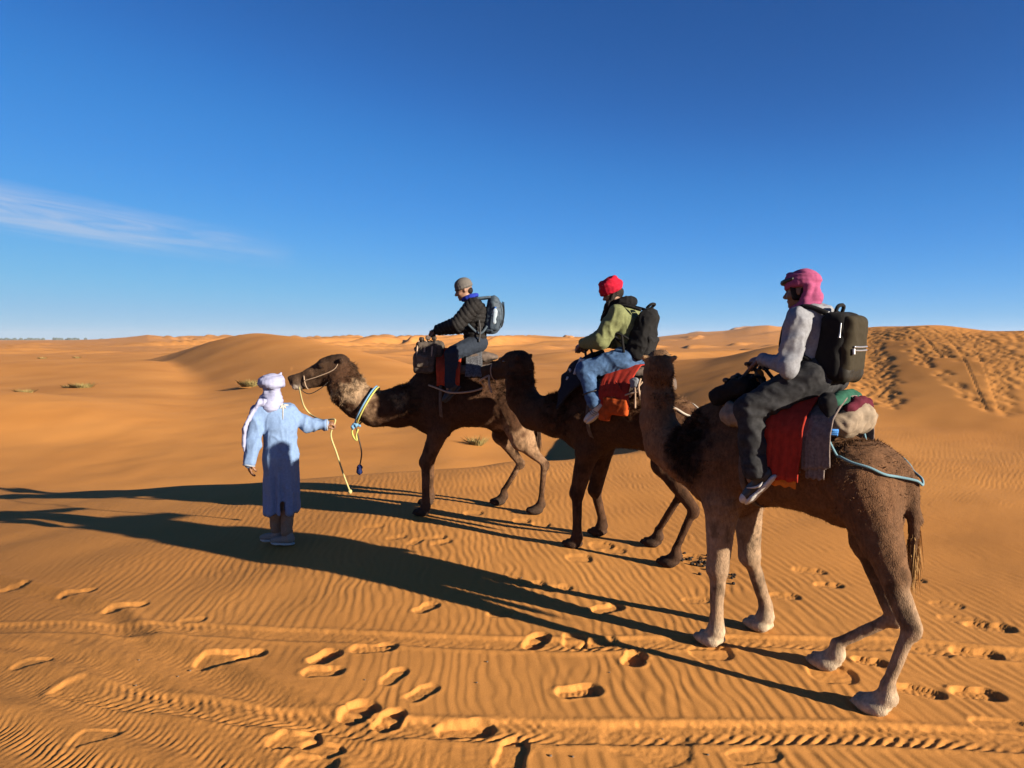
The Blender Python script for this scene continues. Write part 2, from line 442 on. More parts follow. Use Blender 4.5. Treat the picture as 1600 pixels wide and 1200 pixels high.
    # footprints: (px, py, heading in degrees in plan, length, width, depth, sole)
    PRINTS = [
        (20, 916, 15, .34, .12, .030, 0), (120, 927, 15, .33, .13, .032, 0), (196, 950, 12, .36, .12, .034, 0), (300, 970, 10, .22, .10, .014, 0),
        (350, 1028, 8, .40, .19, .040, 0), (392, 1022, 25, .22, .12, .036, 0), (508, 1026, 62, .26, .15, .050, 1), (505, 1050, 5, .28, .12, .035, 0),
        (585, 1011, 12, .34, .13, .032, 1), (616, 1057, 66, .25, .105, .022, 1), (660, 1082, 52, .26, .11, .022, 1),
        (561, 1112, 60, .25, .17, .050, 0), (610, 1125, 75, .26, .12, .040, 1), (728, 1138, 8, .34, .14, .045, 0), (460, 1155, 5, .30, .14, .030, 0),
        (505, 1166, -20, .26, .12, .026, 0), (50, 1035, 5, .28, .10, .020, 0), (666, 948, 50, .26, .12, .026, 1), (905, 1080, 10, .30, .13, .046, 1),
        (838, 1000, 60, .30, .13, .045, 1), (898, 1000, 80, .26, .15, .035, 1), (935, 1004, 20, .30, .12, .035, 1), (992, 1030, 70, .24, .13, .055, 0),
        (950, 948, 30, .30, .14, .035, 1), (782, 958, 10, .22, .10, .024, 0), (1265, 893, -20, .30, .12, .020, 1), (1295, 915, -15, .24, .10, .028, 0),
        (1225, 931, -15, .26, .11, .018, 1), (1360, 1034, -20, .22, .10, .040, 1), (1435, 1080, -25, .30, .11, .035, 1), (1528, 1083, -12, .30, .13, .042, 1),
        (1545, 980, -22, .34, .14, .036, 1), (1525, 1020, -18, .32, .14, .040, 1), (1505, 970, -25, .34, .12, .014, 0), (1570, 1135, -10, .34, .14, .018, 0),
        (1440, 1018, -22, .36, .10, .012, 0), (680, 840, 15, .26, .11, .018, 1), (650, 845, 70, .25, .11, .018, 1), (620, 838, 30, .24, .11, .016, 1), (690, 848, 45, .26, .10, .018, 1),
        (585, 822, 10, .24, .10, .014, 1), (790, 905, 10, .26, .11, .020, 1), (830, 912, 0, .28, .12, .022, 1), (870, 918, 15, .28, .12, .020, 1),
        (845, 818, 0, .22, .16, .02, 0), (815, 812, 20, .22, .15, .02, 0), (1000, 850, 0, .22, .16, .018, 0), (960, 860, 10, .24, .16, .016, 0), (1080, 870, 0, .2, .15, .014, 0),
        (740, 800, 10, .25, .16, .02, 0), (1010, 1160, -30, .5, .3, .012, 0), (800, 1180, 80, .35, .14, .03, 0), (1480, 945, -20, .26, .10, .012, 0), (480, 1200, 0, .3, .2, .02, 0),
        (905, 872, 0, .26, .2, .022, 0), (940, 852, 0, .26, .2, .02, 0), (1110, 1020, 0, .30, .22, .02, 0), (1300, 1055, 0, .30, .22, .02, 0),
        (1420, 905, -15, .28, .12, .016, 1), (1090, 935, 5, .24, .11, .012, 1), (150, 1150, 10, .28, .12, .014, 0), (1180, 1180, 10, .3, .12, .012, 0), (660, 812, 0, .24, .18, .015, 0)]
    for px, py, ang, ln, wd, dp, sole in PRINTS:
        dp *= .60; wd *= 1.08
        c0 = ground(px, py)
        i0 = max(0, np.searchsorted(Yr, c0[1] - .75)); i1 = min(nn, np.searchsorted(Yr, c0[1] + .75))
        a0 = math.atan2(c0[0], c0[1]); j = np.where(np.abs(thw - a0) < .75 / max(c0[1], 1))[0]
        if len(j) == 0: continue
        sl = np.ix_(np.arange(i0, i1), j)
        dx = x[sl] - c0[0]; dy = y[sl] - c0[1]
        ca, sa = math.cos(math.radians(ang)), math.sin(math.radians(ang))
        u = (dx * ca + dy * sa) / (ln / 2); v = (-dx * sa + dy * ca) / (wd * .60)
        nzz = fbm2(dx * 14 + px, dy * 14, 91, 2)
        v = v / (1 - .17 * np.exp(-((u + .05) / .38) ** 2)) + .1 * nzz       # narrower at the arch
        rr = np.sqrt((np.abs(u) ** 2.6 + np.abs(v) ** 2.4)) + .06 * nzz
        pit = sstep(1.04, .82, rr)
        tilt = 1 + .18 * u
        dz = -dp * pit * np.clip(tilt, .35, 1.5)
        dz += dp * .09 * np.exp(-((rr - 1.20) / .18) ** 2) * (1 + .7 * nzz) * (1.15 - .5 * np.clip(u, -1, 1))
        if sole:
            tr = np.sin(u * 25 + 2.5 * nzz) * (.6 + .4 * np.sin(v * 9 + 2 * nzz))
            dz += .0028 * tr * sstep(.85, .6, rr)
        kk = sstep(1.22, .95, rr)
        z[sl] = z[sl] + dz
        kill[sl] = kill[sl] * (1 - kk)
    # wind ripples, crests running away from the viewer
    wu = .045 * fbm2(x * 1.1, y * 1.1, 11, 2) + .021 * fbm2(x * 4.2, y * 2.6, 13, 2)
    lam = .078 * (1 + 0 * x)
    ph = 2 * math.pi * (x + .10 * y + wu * 1.6) / .078
    ph2 = 2 * math.pi * (x + .16 * y + .07 * fbm2(x * .9 + 5, y * .9, 15, 2) + .02 * fbm2(x * 5, y * 2.4, 16, 2)) / .094
    wave = .72 * np.sin(ph + .45 * np.sin(ph)) + .42 * np.sin(ph2)
    amp = .0024 * (.55 + .45 * sstep(-.7, .5, fbm2(x * .8, y * .8, 19, 2))) * sstep(1.5, 2.0, d)
    amp *= .45 + .55 * sstep(-5.5, -2.2, x - .2 * y + 2)
    amp *= 1 - .72 * sstep(-.4, -1.8, x) * sstep(5.2, 4.2, d)
    amp = amp * (1 + .5 * sstep(7, 12, d))
    z += amp * wave * rip * np.clip(kill, 0, 1)
    z += .0016 * fbm2(x * 9, y * 9, 23, 3) * rip * (1 - .6 * kill)
    z += .0016 * fbm2(x * 38, y * 38, 25, 2) * rip * (1 - np.clip(kill, 0, 1)) * sstep(9, 6, d)
    # trampled slope of the big dune on the right
    Z[:nn] = z
    m0 = np.searchsorted(Yr, 15.5); m1 = np.searchsorted(Yr, 41)
    xs = X[m0:m1]; ys = Y[m0:m1]
    pz = np.zeros_like(xs)
    def fit(u, yy):
        """base and crest of the slope come nearer towards the right."""
        q = 800 + u * F
        b_ = np.interp(q, [1300, 1345, 1450, 1600, 1700], [20.5, 20, 18.6, 17.2, 16.5]); c2_ = np.interp(q, [1300, 1345, 1450, 1600, 1700], [39, 38, 34, 29, 27])
        return b_ + (yy - 19.5) / 16.0 * (c2_ - b_)
    def scatter(n, fn, size, depth, seed):
        rg = np.random.default_rng(seed)
        for _ in range(n):
            u, yy = fn(rg); yy = fit(u, yy)
            cx = u * yy
            i0 = max(0, np.searchsorted(Yr[m0:m1], yy - .9)); i1 = np.searchsorted(Yr[m0:m1], yy + .9)
            j = np.where(np.abs(np.tan(np.clip(thw, -1.4, 1.4)) - u) < .9 / yy)[0]
            if len(j) == 0 or i1 <= i0: continue
            sl = np.ix_(np.arange(i0, i1), j)
            s = .105 * rg.uniform(.75, 1.3); dp = .042 * rg.uniform(.4, 1.3)
            r2 = ((xs[sl] - cx) / s) ** 2 + ((ys[sl] - yy) / (s * 1.9)) ** 2
            pz[sl] = np.minimum(pz[sl], -dp * np.exp(-r2 * 1.1))
    T = lambda px: (px - 800) / F
    def line(p, q, w):
        def fn(rg):
            k = rg.uniform(); return T(p[0] + (q[0] - p[0]) * k) + rg.normal(0, w), p[1] + (q[1] - p[1]) * k + rg.normal(0, .5)
        return fn
    scatter(1100, lambda rg: (T(rg.uniform(1330, 1660)), 35 - abs(rg.normal(0, 1.4)) + (0.6 if rg.uniform() < .5 else 0)), .15, .06, 1)   # along the crest
    scatter(620, lambda rg: (T(rg.uniform(1355, 1480)), rg.uniform(30, 35)), .15, .055, 2)
    scatter(330, line((1395, 34), (1470, 27.5), .012), .15, .06, 3)
    scatter(900, line((1480, 34), (1610, 23.5), .018), .16, .065, 4)
    scatter(260, line((1440, 33), (1500, 29), .014), .15, .055, 5)
    scatter(60, line((1425, 30), (1445, 26), .004), .15, .06, 6)
    scatter(46, line((1440, 26), (1545, 20.2), .003), .15, .055, 7)
    scatter(70, line((1560, 24.5), (1580, 20), .006), .15, .06, 8)
    scatter(330, line((1350, 31), (1385, 21.5), .010), .15, .06, 9)
    scatter(160, line((1340, 25), (1395, 20.5), .014), .15, .05, 10)
    scatter(60, lambda rg: (T(rg.uniform(1480, 1600)), rg.uniform(27, 33)), .15, .05, 12)
    Z[m0:m1] += pz
    # slide marks straight down that slope
    for p, q, w, dp in (((1440, 34), (1552, 20), .0013, .014), ((1475, 35), (1570, 20.3), .0011, .012), ((1400, 34), (1478, 27), .0016, .014), ((1505, 35.5), (1520, 30), .0011, .012)):
        p = (p[0], float(fit(T(p[0]), p[1]))); q = (q[0], float(fit(T(q[0]), q[1])))
        k = np.clip((ys - p[1]) / (q[1] - p[1]), -.2, 1.2)
        tc_ = T(p[0] + (q[0] - p[0]) * (k + .06 * np.sin(k * 5)))
        inside = ((ys - p[1]) / (q[1] - p[1]) > 0) & ((ys - p[1]) / (q[1] - p[1]) < 1)
        dt = (xs / np.maximum(ys, 1) - tc_) / w
        Z[m0:m1] += np.where(inside, -dp * np.exp(-dt ** 2) + dp * .5 * np.exp(-((dt - 1.6) / .6) ** 2), 0)
    # mesh: rows x columns, closed round the back
    idx = np.arange(nr * nt).reshape(nr, nt)
    a = idx[:-1, :]; b = np.roll(idx, -1, axis=1)[:-1, :]; c_ = np.roll(idx, -1, axis=1)[1:, :]; d_ = idx[1:, :]
    order = np.argsort(thw, kind='stable')
    X = X[:, order]; Y = Y[:, order]; Z = Z[:, order]
    faces = np.stack([a, d_, c_, b], -1).reshape(-1, 4)
    verts = np.stack([X, Y, Z], -1).reshape(-1, 3)
    return verts, faces, (Yr, thw[order], Z)

def sand_material():
    m, N, L, P = mat_new('sand')
    t = N.new('ShaderNodeTexCoord')
    big = N.new('ShaderNodeTexNoise'); big.inputs['Scale'].default_value = .22; big.inputs['Detail'].default_value = 5
    L.new(t.outputs['Object'], big.inputs['Vector'])
    fine = N.new('ShaderNodeTexNoise'); fine.inputs['Scale'].default_value = 130; fine.inputs['Detail'].default_value = 3; fine.inputs['Roughness'].default_value = .8
    L.new(t.outputs['Object'], fine.inputs['Vector'])
    r = N.new('ShaderNodeValToRGB')
    r.color_ramp.elements[0].position = .3; r.color_ramp.elements[1].position = .72
    r.color_ramp.elements[0].color = (.370, .160, .040, 1); r.color_ramp.elements[1].color = (.445, .204, .055, 1)
    L.new(big.outputs['Fac'], r.inputs['Fac'])
    r2 = N.new('ShaderNodeValToRGB')
    r2.color_ramp.elements[0].position = .25; r2.color_ramp.elements[1].position = .75
    r2.color_ramp.elements[0].color = (.76, .74, .72, 1); r2.color_ramp.elements[1].color = (1.12, 1.13, 1.14, 1)
    L.new(fine.outputs['Fac'], r2.inputs['Fac'])
    mx = N.new('ShaderNodeMix'); mx.data_type = 'RGBA'; mx.blend_type = 'MULTIPLY'; mx.inputs['Factor'].default_value = 1
    L.new(r.outputs[0], mx.inputs[6]); L.new(r2.outputs[0], mx.inputs[7])
    L.new(mx.outputs[2], P.inputs['Base Color'])
    P.inputs['Roughness'].default_value = .95; P.inputs['Specular IOR Level'].default_value = .08
    bmp = N.new('ShaderNodeBump'); bmp.inputs['Strength'].default_value = .35; bmp.inputs['Distance'].default_value = .004
    L.new(fine.outputs['Fac'], bmp.inputs['Height']); L.new(bmp.outputs[0], P.inputs['Normal'])
    return m

SAND = sand_material()
_v, _f, TERR = build_terrain()
ground_me = raw_mesh('desert_sand', _v, _f, SAND)
GROUND = tag(new_obj('desert_sand', ground_me), kind='structure')

def sand_z(px, Y):
    """height of the sand on the bearing of a photograph column at a forward distance."""
    th = math.atan((px - 800) / F)
    i = np.searchsorted(TERR[0], Y); j = np.searchsorted(TERR[1], th)
    return float(TERR[2][i, j])

# ------------------------------------------------------------------ bodies: blended implicit solids, meshed by surface nets
V = lambda *a: np.array(a, dtype=np.float64)
def unit(v):
    v = np.asarray(v, float); return v / max(np.linalg.norm(v), 1e-9)

class Cone:      # tapered capsule; flat = (axis, ratio) squeezes it along an axis
    def __init__(s, a, b, r1, r2, k=.03, col=None, flat=None):
        s.a, s.b, s.r1, s.r2, s.k, s.col = V(*a), V(*b), r1, r2, k, col
        s.flat = (unit(flat[0]), flat[1]) if flat else None
    def box(s):
        r = max(s.r1, s.r2) * 1.05
        if s.flat: r *= max(1, s.flat[1])
        return np.minimum(s.a, s.b) - r, np.maximum(s.a, s.b) + r
    def dist(s, X, Y, Z):
        ab = s.b - s.a; l2 = max(float(ab @ ab), 1e-9)
        px, py, pz = X - np.float32(s.a[0]), Y - np.float32(s.a[1]), Z - np.float32(s.a[2])
        t = np.clip((px * ab[0] + py * ab[1] + pz * ab[2]) / l2, 0, 1)
        qx, qy, qz = px - t * ab[0], py - t * ab[1], pz - t * ab[2]
        sc = 1.0
        if s.flat:
            w, ra = s.flat
            dw = (qx * w[0] + qy * w[1] + qz * w[2]) * (1 / ra - 1)
            qx, qy, qz = qx + dw * w[0], qy + dw * w[1], qz + dw * w[2]; sc = min(1, (1 + ra) / 2)
        return (np.sqrt(qx * qx + qy * qy + qz * qz) - (s.r1 + (s.r2 - s.r1) * t)) * sc

class Ell:       # ellipsoid; rot = 3x3 whose rows are its axes
    def __init__(s, c, r, k=.04, col=None, rot=None):
        s.c, s.r, s.k, s.col = V(*c), V(*r), k, col
        s.rot = np.eye(3) if rot is None else np.asarray(rot)
    def box(s):
        e = np.abs(s.rot.T) @ s.r
        return s.c - e, s.c + e
    def dist(s, X, Y, Z):
        px, py, pz = X - np.float32(s.c[0]), Y - np.float32(s.c[1]), Z - np.float32(s.c[2])
        q = [px * s.rot[i, 0] + py * s.rot[i, 1] + pz * s.rot[i, 2] for i in range(3)]
        k0 = np.sqrt(sum((q[i] / s.r[i]) ** 2 for i in range(3)))
        k1 = np.sqrt(sum((q[i] / s.r[i] ** 2) ** 2 for i in range(3)))
        return k0 * (k0 - 1) / np.maximum(k1, 1e-6)

class RBox:      # rounded box; top = how much narrower it is at its upper end
    def __init__(s, c, h, r, k=.02, col=None, rot=None, top=0.0):
        s.c, s.h, s.r, s.k, s.col, s.top = V(*c), V(*h), r, k, col, top
        s.rot = np.eye(3) if rot is None else np.asarray(rot)
    def box(s):
        e = np.abs(s.rot.T) @ (s.h + .01)
        return s.c - e, s.c + e
    def dist(s, X, Y, Z):
        px, py, pz = X - np.float32(s.c[0]), Y - np.float32(s.c[1]), Z - np.float32(s.c[2])
        q = [px * s.rot[i, 0] + py * s.rot[i, 1] + pz * s.rot[i, 2] for i in range(3)]
        f = 1 - s.top * np.clip(q[2] / s.h[2], -1, 1)
        d = [np.abs(q[0]) - (s.h[0] * f - s.r), np.abs(q[1]) - (s.h[1] * f - s.r), np.abs(q[2]) - (s.h[2] - s.r)]
        o = np.sqrt(sum(np.maximum(v, 0) ** 2 for v in d))
        return o + np.minimum(np.maximum(np.maximum(d[0], d[1]), d[2]), 0) - s.r

def chain(pts, k=.03, col=None, flat=None):
    return [Cone(a[:3], b[:3], a[3], b[3], k, col, flat) for a, b in zip(pts[:-1], pts[1:])]

def solid(prims, step, inflate=0.0, cut=None):
    """smooth union of prims -> verts, quads. cut: list of prims carved away."""
    lo = np.min([p.box()[0] for p in prims], axis=0) - inflate - 3 * step
    hi = np.max([p.box()[1] for p in prims], axis=0) + inflate + 3 * step
    n = np.ceil((hi - lo) / step).astype(int) + 1
    ax = [(lo[i] + step * np.arange(n[i])).astype(np.float32) for i in range(3)]
    D = np.full(n, 1.0, dtype=np.float32)
    def apply(p, sub=False):
        b0, b1 = p.box(); mg = p.k + inflate + 2.5 * step
        sl = tuple(slice(max(0, int((b0[i] - mg - lo[i]) / step)), min(n[i], int((b1[i] + mg - lo[i]) / step) + 2)) for i in range(3))
        X, Y, Z = ax[0][sl[0]][:, None, None], ax[1][sl[1]][None, :, None], ax[2][sl[2]][None, None, :]
        d = p.dist(X, Y, Z).astype(np.float32)
        cur = D[sl]
        if sub:
            D[sl] = np.maximum(cur, -d); return
        d = d - inflate
        h = np.clip(.5 + .5 * (cur - d) / p.k, 0, 1)
        D[sl] = cur * (1 - h) + d * h - p.k * h * (1 - h)
    for p in prims: apply(p)
    for p in cut or []: apply(p, True)
    S = D < 0
    nx, ny, nz = n
    cnt = np.zeros((nx - 1, ny - 1, nz - 1), dtype=np.int8)
    for dx in (0, 1):
        for dy in (0, 1):
            for dz in (0, 1):
                cnt += S[dx:nx - 1 + dx, dy:ny - 1 + dy, dz:nz - 1 + dz]
    act = np.argwhere((cnt > 0) & (cnt < 8))
    vid = np.full(cnt.shape, -1, dtype=np.int32); vid[tuple(act.T)] = np.arange(len(act))
    pos = np.zeros((len(act), 3), dtype=np.float32); w = np.zeros(len(act), dtype=np.float32)
    cs = [(a, b, c) for a in (0, 1) for b in (0, 1) for c in (0, 1)]
    val = {c: D[act[:, 0] + c[0], act[:, 1] + c[1], act[:, 2] + c[2]] for c in cs}
    for c in cs:
        for axi in range(3):
            if c[axi]: continue
            e = list(c); e[axi] = 1; e = tuple(e)
            va, vb = val[c], val[e]; m = (va < 0) != (vb < 0)
            t = np.where(m, va / np.where(m, va - vb, 1), 0)
            q = np.tile(np.array(c, dtype=np.float32), (len(act), 1)); q[:, axi] += t
            pos += q * m[:, None]; w += m
    pos = (pos / w[:, None] + act) * step + lo
    faces = []
    for axi in range(3):
        o1, o2 = [(1, 2), (2, 0), (0, 1)][axi]
        sa = [slice(None)] * 3; sb = [slice(None)] * 3
        sa[axi] = slice(0, n[axi] - 1); sb[axi] = slice(1, n[axi])
        A, B = S[tuple(sa)], S[tuple(sb)]
        e = np.argwhere(A != B)
        e = e[(e[:, o1] > 0) & (e[:, o2] > 0) & (e[:, o1] < n[o1] - 1) & (e[:, o2] < n[o2] - 1)]
        ins = A[tuple(e.T)]
        def cell(d1, d2):
            q = e.copy(); q[:, o1] -= d1; q[:, o2] -= d2; return vid[tuple(q.T)]
        quad = np.stack([cell(1, 1), cell(0, 1), cell(0, 0), cell(1, 0)], -1)
        quad[~ins] = quad[~ins][:, ::-1]
        faces.append(quad)
    return pos.astype(np.float64), np.concatenate(faces)

def normals(v, f):
    n = np.zeros_like(v)
    fn = np.cross(v[f[:, 2]] - v[f[:, 0]], v[f[:, 3]] - v[f[:, 1]])
    for i in range(4): np.add.at(n, f[:, i], fn)
    return n / np.maximum(np.linalg.norm(n, axis=1, keepdims=True), 1e-9)

def smooth(v, f, it=1, lam=.5):
    for _ in range(it):
        s = np.zeros_like(v); c = np.zeros(len(v))
        for i in range(4):
            for j in (1, 3):
                np.add.at(s, f[:, i], v[f[:, (i + j) % 4]]); np.add.at(c, f[:, i], 1)
        v = v + lam * (s / np.maximum(c, 1)[:, None] - v)
    return v

def paint(v, prims, default, soft=.02):
    """blend the prims' own colours at each vertex by nearness."""
    acc = np.zeros((len(v), 3)); wt = np.zeros(len(v))
    X, Y, Z = v[:, 0], v[:, 1], v[:, 2]
    ds = [p.dist(X, Y, Z) for p in prims]
    dm = np.min(ds, axis=0)
    for p, d in zip(prims, ds):
        w = np.exp(-np.clip((d - dm) / soft, 0, 30))
        acc += w[:, None] * np.array(p.col if p.col is not None else default); wt += w
    return acc / wt[:, None]

def spot(v, col, c, r, newcol, soft=.3, nz=0.0, seed=1):
    d = np.linalg.norm((v - V(*c)) / V(*r), axis=1)
    if nz: d = d + nz * noise3(v * 14, seed) + nz * .6 * noise3(v * 37, seed + 1)
    w = sstep(1, 1 - soft, d)[:, None]
    return col * (1 - w) + np.array(newcol) * w

def tufts(v, f, nrm, col, n, mask, length, flow, seed=1, width=.006, lift=.55, vary=.35, clump=0.0):
    """single tapered hair-lock triangles growing from the surface."""
    rg = np.random.default_rng(seed)
    a = v[f]; ar = np.linalg.norm(np.cross(a[:, 2] - a[:, 0], a[:, 3] - a[:, 1]), axis=1)
    cen = a.mean(1); m = mask(cen)
    p = ar * m; p = p / p.sum()
    k = rg.choice(len(f), n, p=p)
    uv = rg.random((n, 2, 1))
    base = (a[k, 0] * (1 - uv[:, 0]) + a[k, 1] * uv[:, 0]) * (1 - uv[:, 1]) + (a[k, 3] * (1 - uv[:, 0]) + a[k, 2] * uv[:, 0]) * uv[:, 1]
    nn = nrm[f[k]].mean(1)
    fl = flow(base) if callable(flow) else np.tile(V(*flow), (n, 1))
    fl = fl - nn * np.sum(fl * nn, 1, keepdims=True) * .7
    jit = rg.normal(0, .35, (n, 3))
    if clump: jit = jit + clump * np.stack([noise3(base * 22, seed + i) for i in range(3)], 1)
    d = nn * lift + fl + jit; d /= np.linalg.norm(d, axis=1, keepdims=True)
    L = length * (1 + vary * rg.normal(0, 1, n)).clip(.3, 2) * (.35 + .65 * m[k].clip(0, 1))
    side = np.cross(d, nn + rg.normal(0, .4, (n, 3))); side /= np.maximum(np.linalg.norm(side, axis=1, keepdims=True), 1e-6)
    b = base - nn * .004
    w = width * rg.uniform(.6, 1.4, n)
    P0, P1, P2 = b - side * w[:, None], b + side * w[:, None], b + d * L[:, None]
    verts = np.stack([P0, P1, P2], 1).reshape(-1, 3)
    faces = np.arange(3 * n).reshape(n, 3)
    c = col[f[k]].mean(1) * (1 + .28 * rg.normal(0, 1, (n, 1))).clip(.4, 1.9)
    cc = np.repeat(c, 3, axis=0); cc[2::3] *= 1.25
    return verts, faces, cc

class Frame:
    """a ground spot with a heading; local x forward, y left, z up."""
    def __init__(s, o, h, z=0.0):
        s.o = V(o[0], o[1], z); s.f = unit((h[0], h[1], 0)); s.l = V(-s.f[1], s.f[0], 0)
        s.rz = math.atan2(s.f[1], s.f[0])
    def loc(s, p):
        q = np.asarray(p, float) - s.o; return V(q @ s.f, q @ s.l, q[2])
    def pl(s, px, py, y=0.0):
        """point seen at a photograph position that lies in the frame's lengthwise plane y."""
        d = ray(px, py); c = V(0, 0, CAM_H)
        t = ((s.o + s.l * y - c) @ s.l) / (d @ s.l)
        return s.loc(c + d * t)
    def world(s, p):
        return s.o + s.f * p[0] + s.l * p[1] + V(0, 0, 1) * p[2]

class Thing:
    """an Empty at the thing's base in a frame; parts are meshes given in frame coordinates."""
    def __init__(s, name, fr, base, label, cat, group=None):
        s.fr, s.base = fr, V(*base)
        s.root = empty(name, fr.world(s.base), fr.rz); tag(s.root, label, cat, group)
    def part(s, name, v, f, mat, colors=None, parent=None, smooth_=True, kind=None, label=None):
        o = new_obj(name, raw_mesh(name, np.asarray(v) - s.base, f, mat, smooth_, colors), parent or s.root)
        if kind: o['kind'] = kind
        if label: o['label'] = label
        return o

def tube(pts, r, n=8, closed=False, caps=True, twist=0.0):
    """swept tube along a smoothed polyline."""
    P = np.array([V(*p[:3]) for p in pts])
    if closed: P = np.vstack([P, P[:1]])
    m = len(P); tt = np.linspace(0, m - 1, max(2, (m - 1) * 7 + 1)); Q = []
    for t in tt:
        i = min(int(t), m - 2); u = t - i
        if closed: p0, p3 = P[(i - 1) % (m - 1)], P[(i + 2) % (m - 1)]
        else: p0, p3 = P[max(i - 1, 0)], P[min(i + 2, m - 1)]
        p1, p2 = P[i], P[i + 1]
        Q.append(.5 * ((2 * p1) + (-p0 + p2) * u + (2 * p0 - 5 * p1 + 4 * p2 - p3) * u**2 + (-p0 + 3 * p1 - 3 * p2 + p3) * u**3))
    if closed: Q = Q[:-1]
    Q = np.array(Q); N = len(Q)
    T = np.roll(Q, -1, 0) - np.roll(Q, 1, 0)
    if not closed: T[0] = Q[1] - Q[0]; T[-1] = Q[-1] - Q[-2]
    T /= np.maximum(np.linalg.norm(T, axis=1, keepdims=True), 1e-9)
    up = V(0, 0, 1) if abs(T[0][2]) < .9 else V(1, 0, 0)
    vs = []; rr = np.interp(np.linspace(0, 1, N), np.linspace(0, 1, len(r)), r) if hasattr(r, '__len__') else np.full(N, r)
    u = unit(np.cross(T[0], up))
    for i in range(N):
        u = unit(u - T[i] * (u @ T[i])); w = np.cross(T[i], u)
        for k in range(n):
            a = 2 * math.pi * k / n + twist * i
            vs.append(Q[i] + rr[i] * (math.cos(a) * u + math.sin(a) * w))
    fs = []
    for i in range(N if closed else N - 1):
        for k in range(n):
            a = i * n + k; b = i * n + (k + 1) % n; c = ((i + 1) % N) * n + (k + 1) % n; d = ((i + 1) % N) * n + k
            fs.append((a, b, c, d))
    if caps and not closed:
        fs.append(tuple(range(n - 1, -1, -1))); fs.append(tuple((N - 1) * n + k for k in range(n)))
    return np.array(vs), fs

def sheet(grid, th=.008):
    """cloth of real thickness from an (nu, nv, 3) grid of points."""
    nu, nv, _ = grid.shape
    du = np.gradient(grid, axis=0); dv = np.gradient(grid, axis=1)
    n = np.cross(du, dv); n /= np.maximum(np.linalg.norm(n, axis=2, keepdims=True), 1e-9)
    top, bot = grid + n * th / 2, grid - n * th / 2
    v = np.concatenate([top.reshape(-1, 3), bot.reshape(-1, 3)]); N = nu * nv
    i = np.arange(N).reshape(nu, nv)
    f = np.stack([i[:-1, :-1], i[1:, :-1], i[1:, 1:], i[:-1, 1:]], -1).reshape(-1, 4)
    g = f[:, ::-1] + N
    e = []
    for a, b in ((i[0, :-1], i[0, 1:]), (i[-1, 1:], i[-1, :-1]), (i[1:, 0], i[:-1, 0]), (i[:-1, -1], i[1:, -1])):
        e.append(np.stack([a, b, b + N, a + N], -1))
    return v, np.concatenate([f, g] + e)

def lathe_ring(path_r, n): pass
from mathutils.bvhtree import BVHTree

# ------------------------------------------------------------------ camels
COAT = noise_mat('camel_coat', (.72, .72, .72), (1.22, 1.2, 1.18), scale=55, rough=.95, bump=.6, bscale=190, vcol=True, spec=.12, bdist=.012, stretch=(1, 1, .45))
WOOL = noise_mat('camel_wool', (.85, .85, .85), (1.15, 1.15, 1.15), scale=30, rough=1.0, vcol=True, spec=.08)
EYE = plain_mat('camel_eye', (.012, .008, .006), rough=.15, spec=.6)

def frame3(d, up=(0, 0, 1)):
    d = unit(d); s = unit(np.cross(V(*up), d)); u = np.cross(d, s)
    return d, s, u

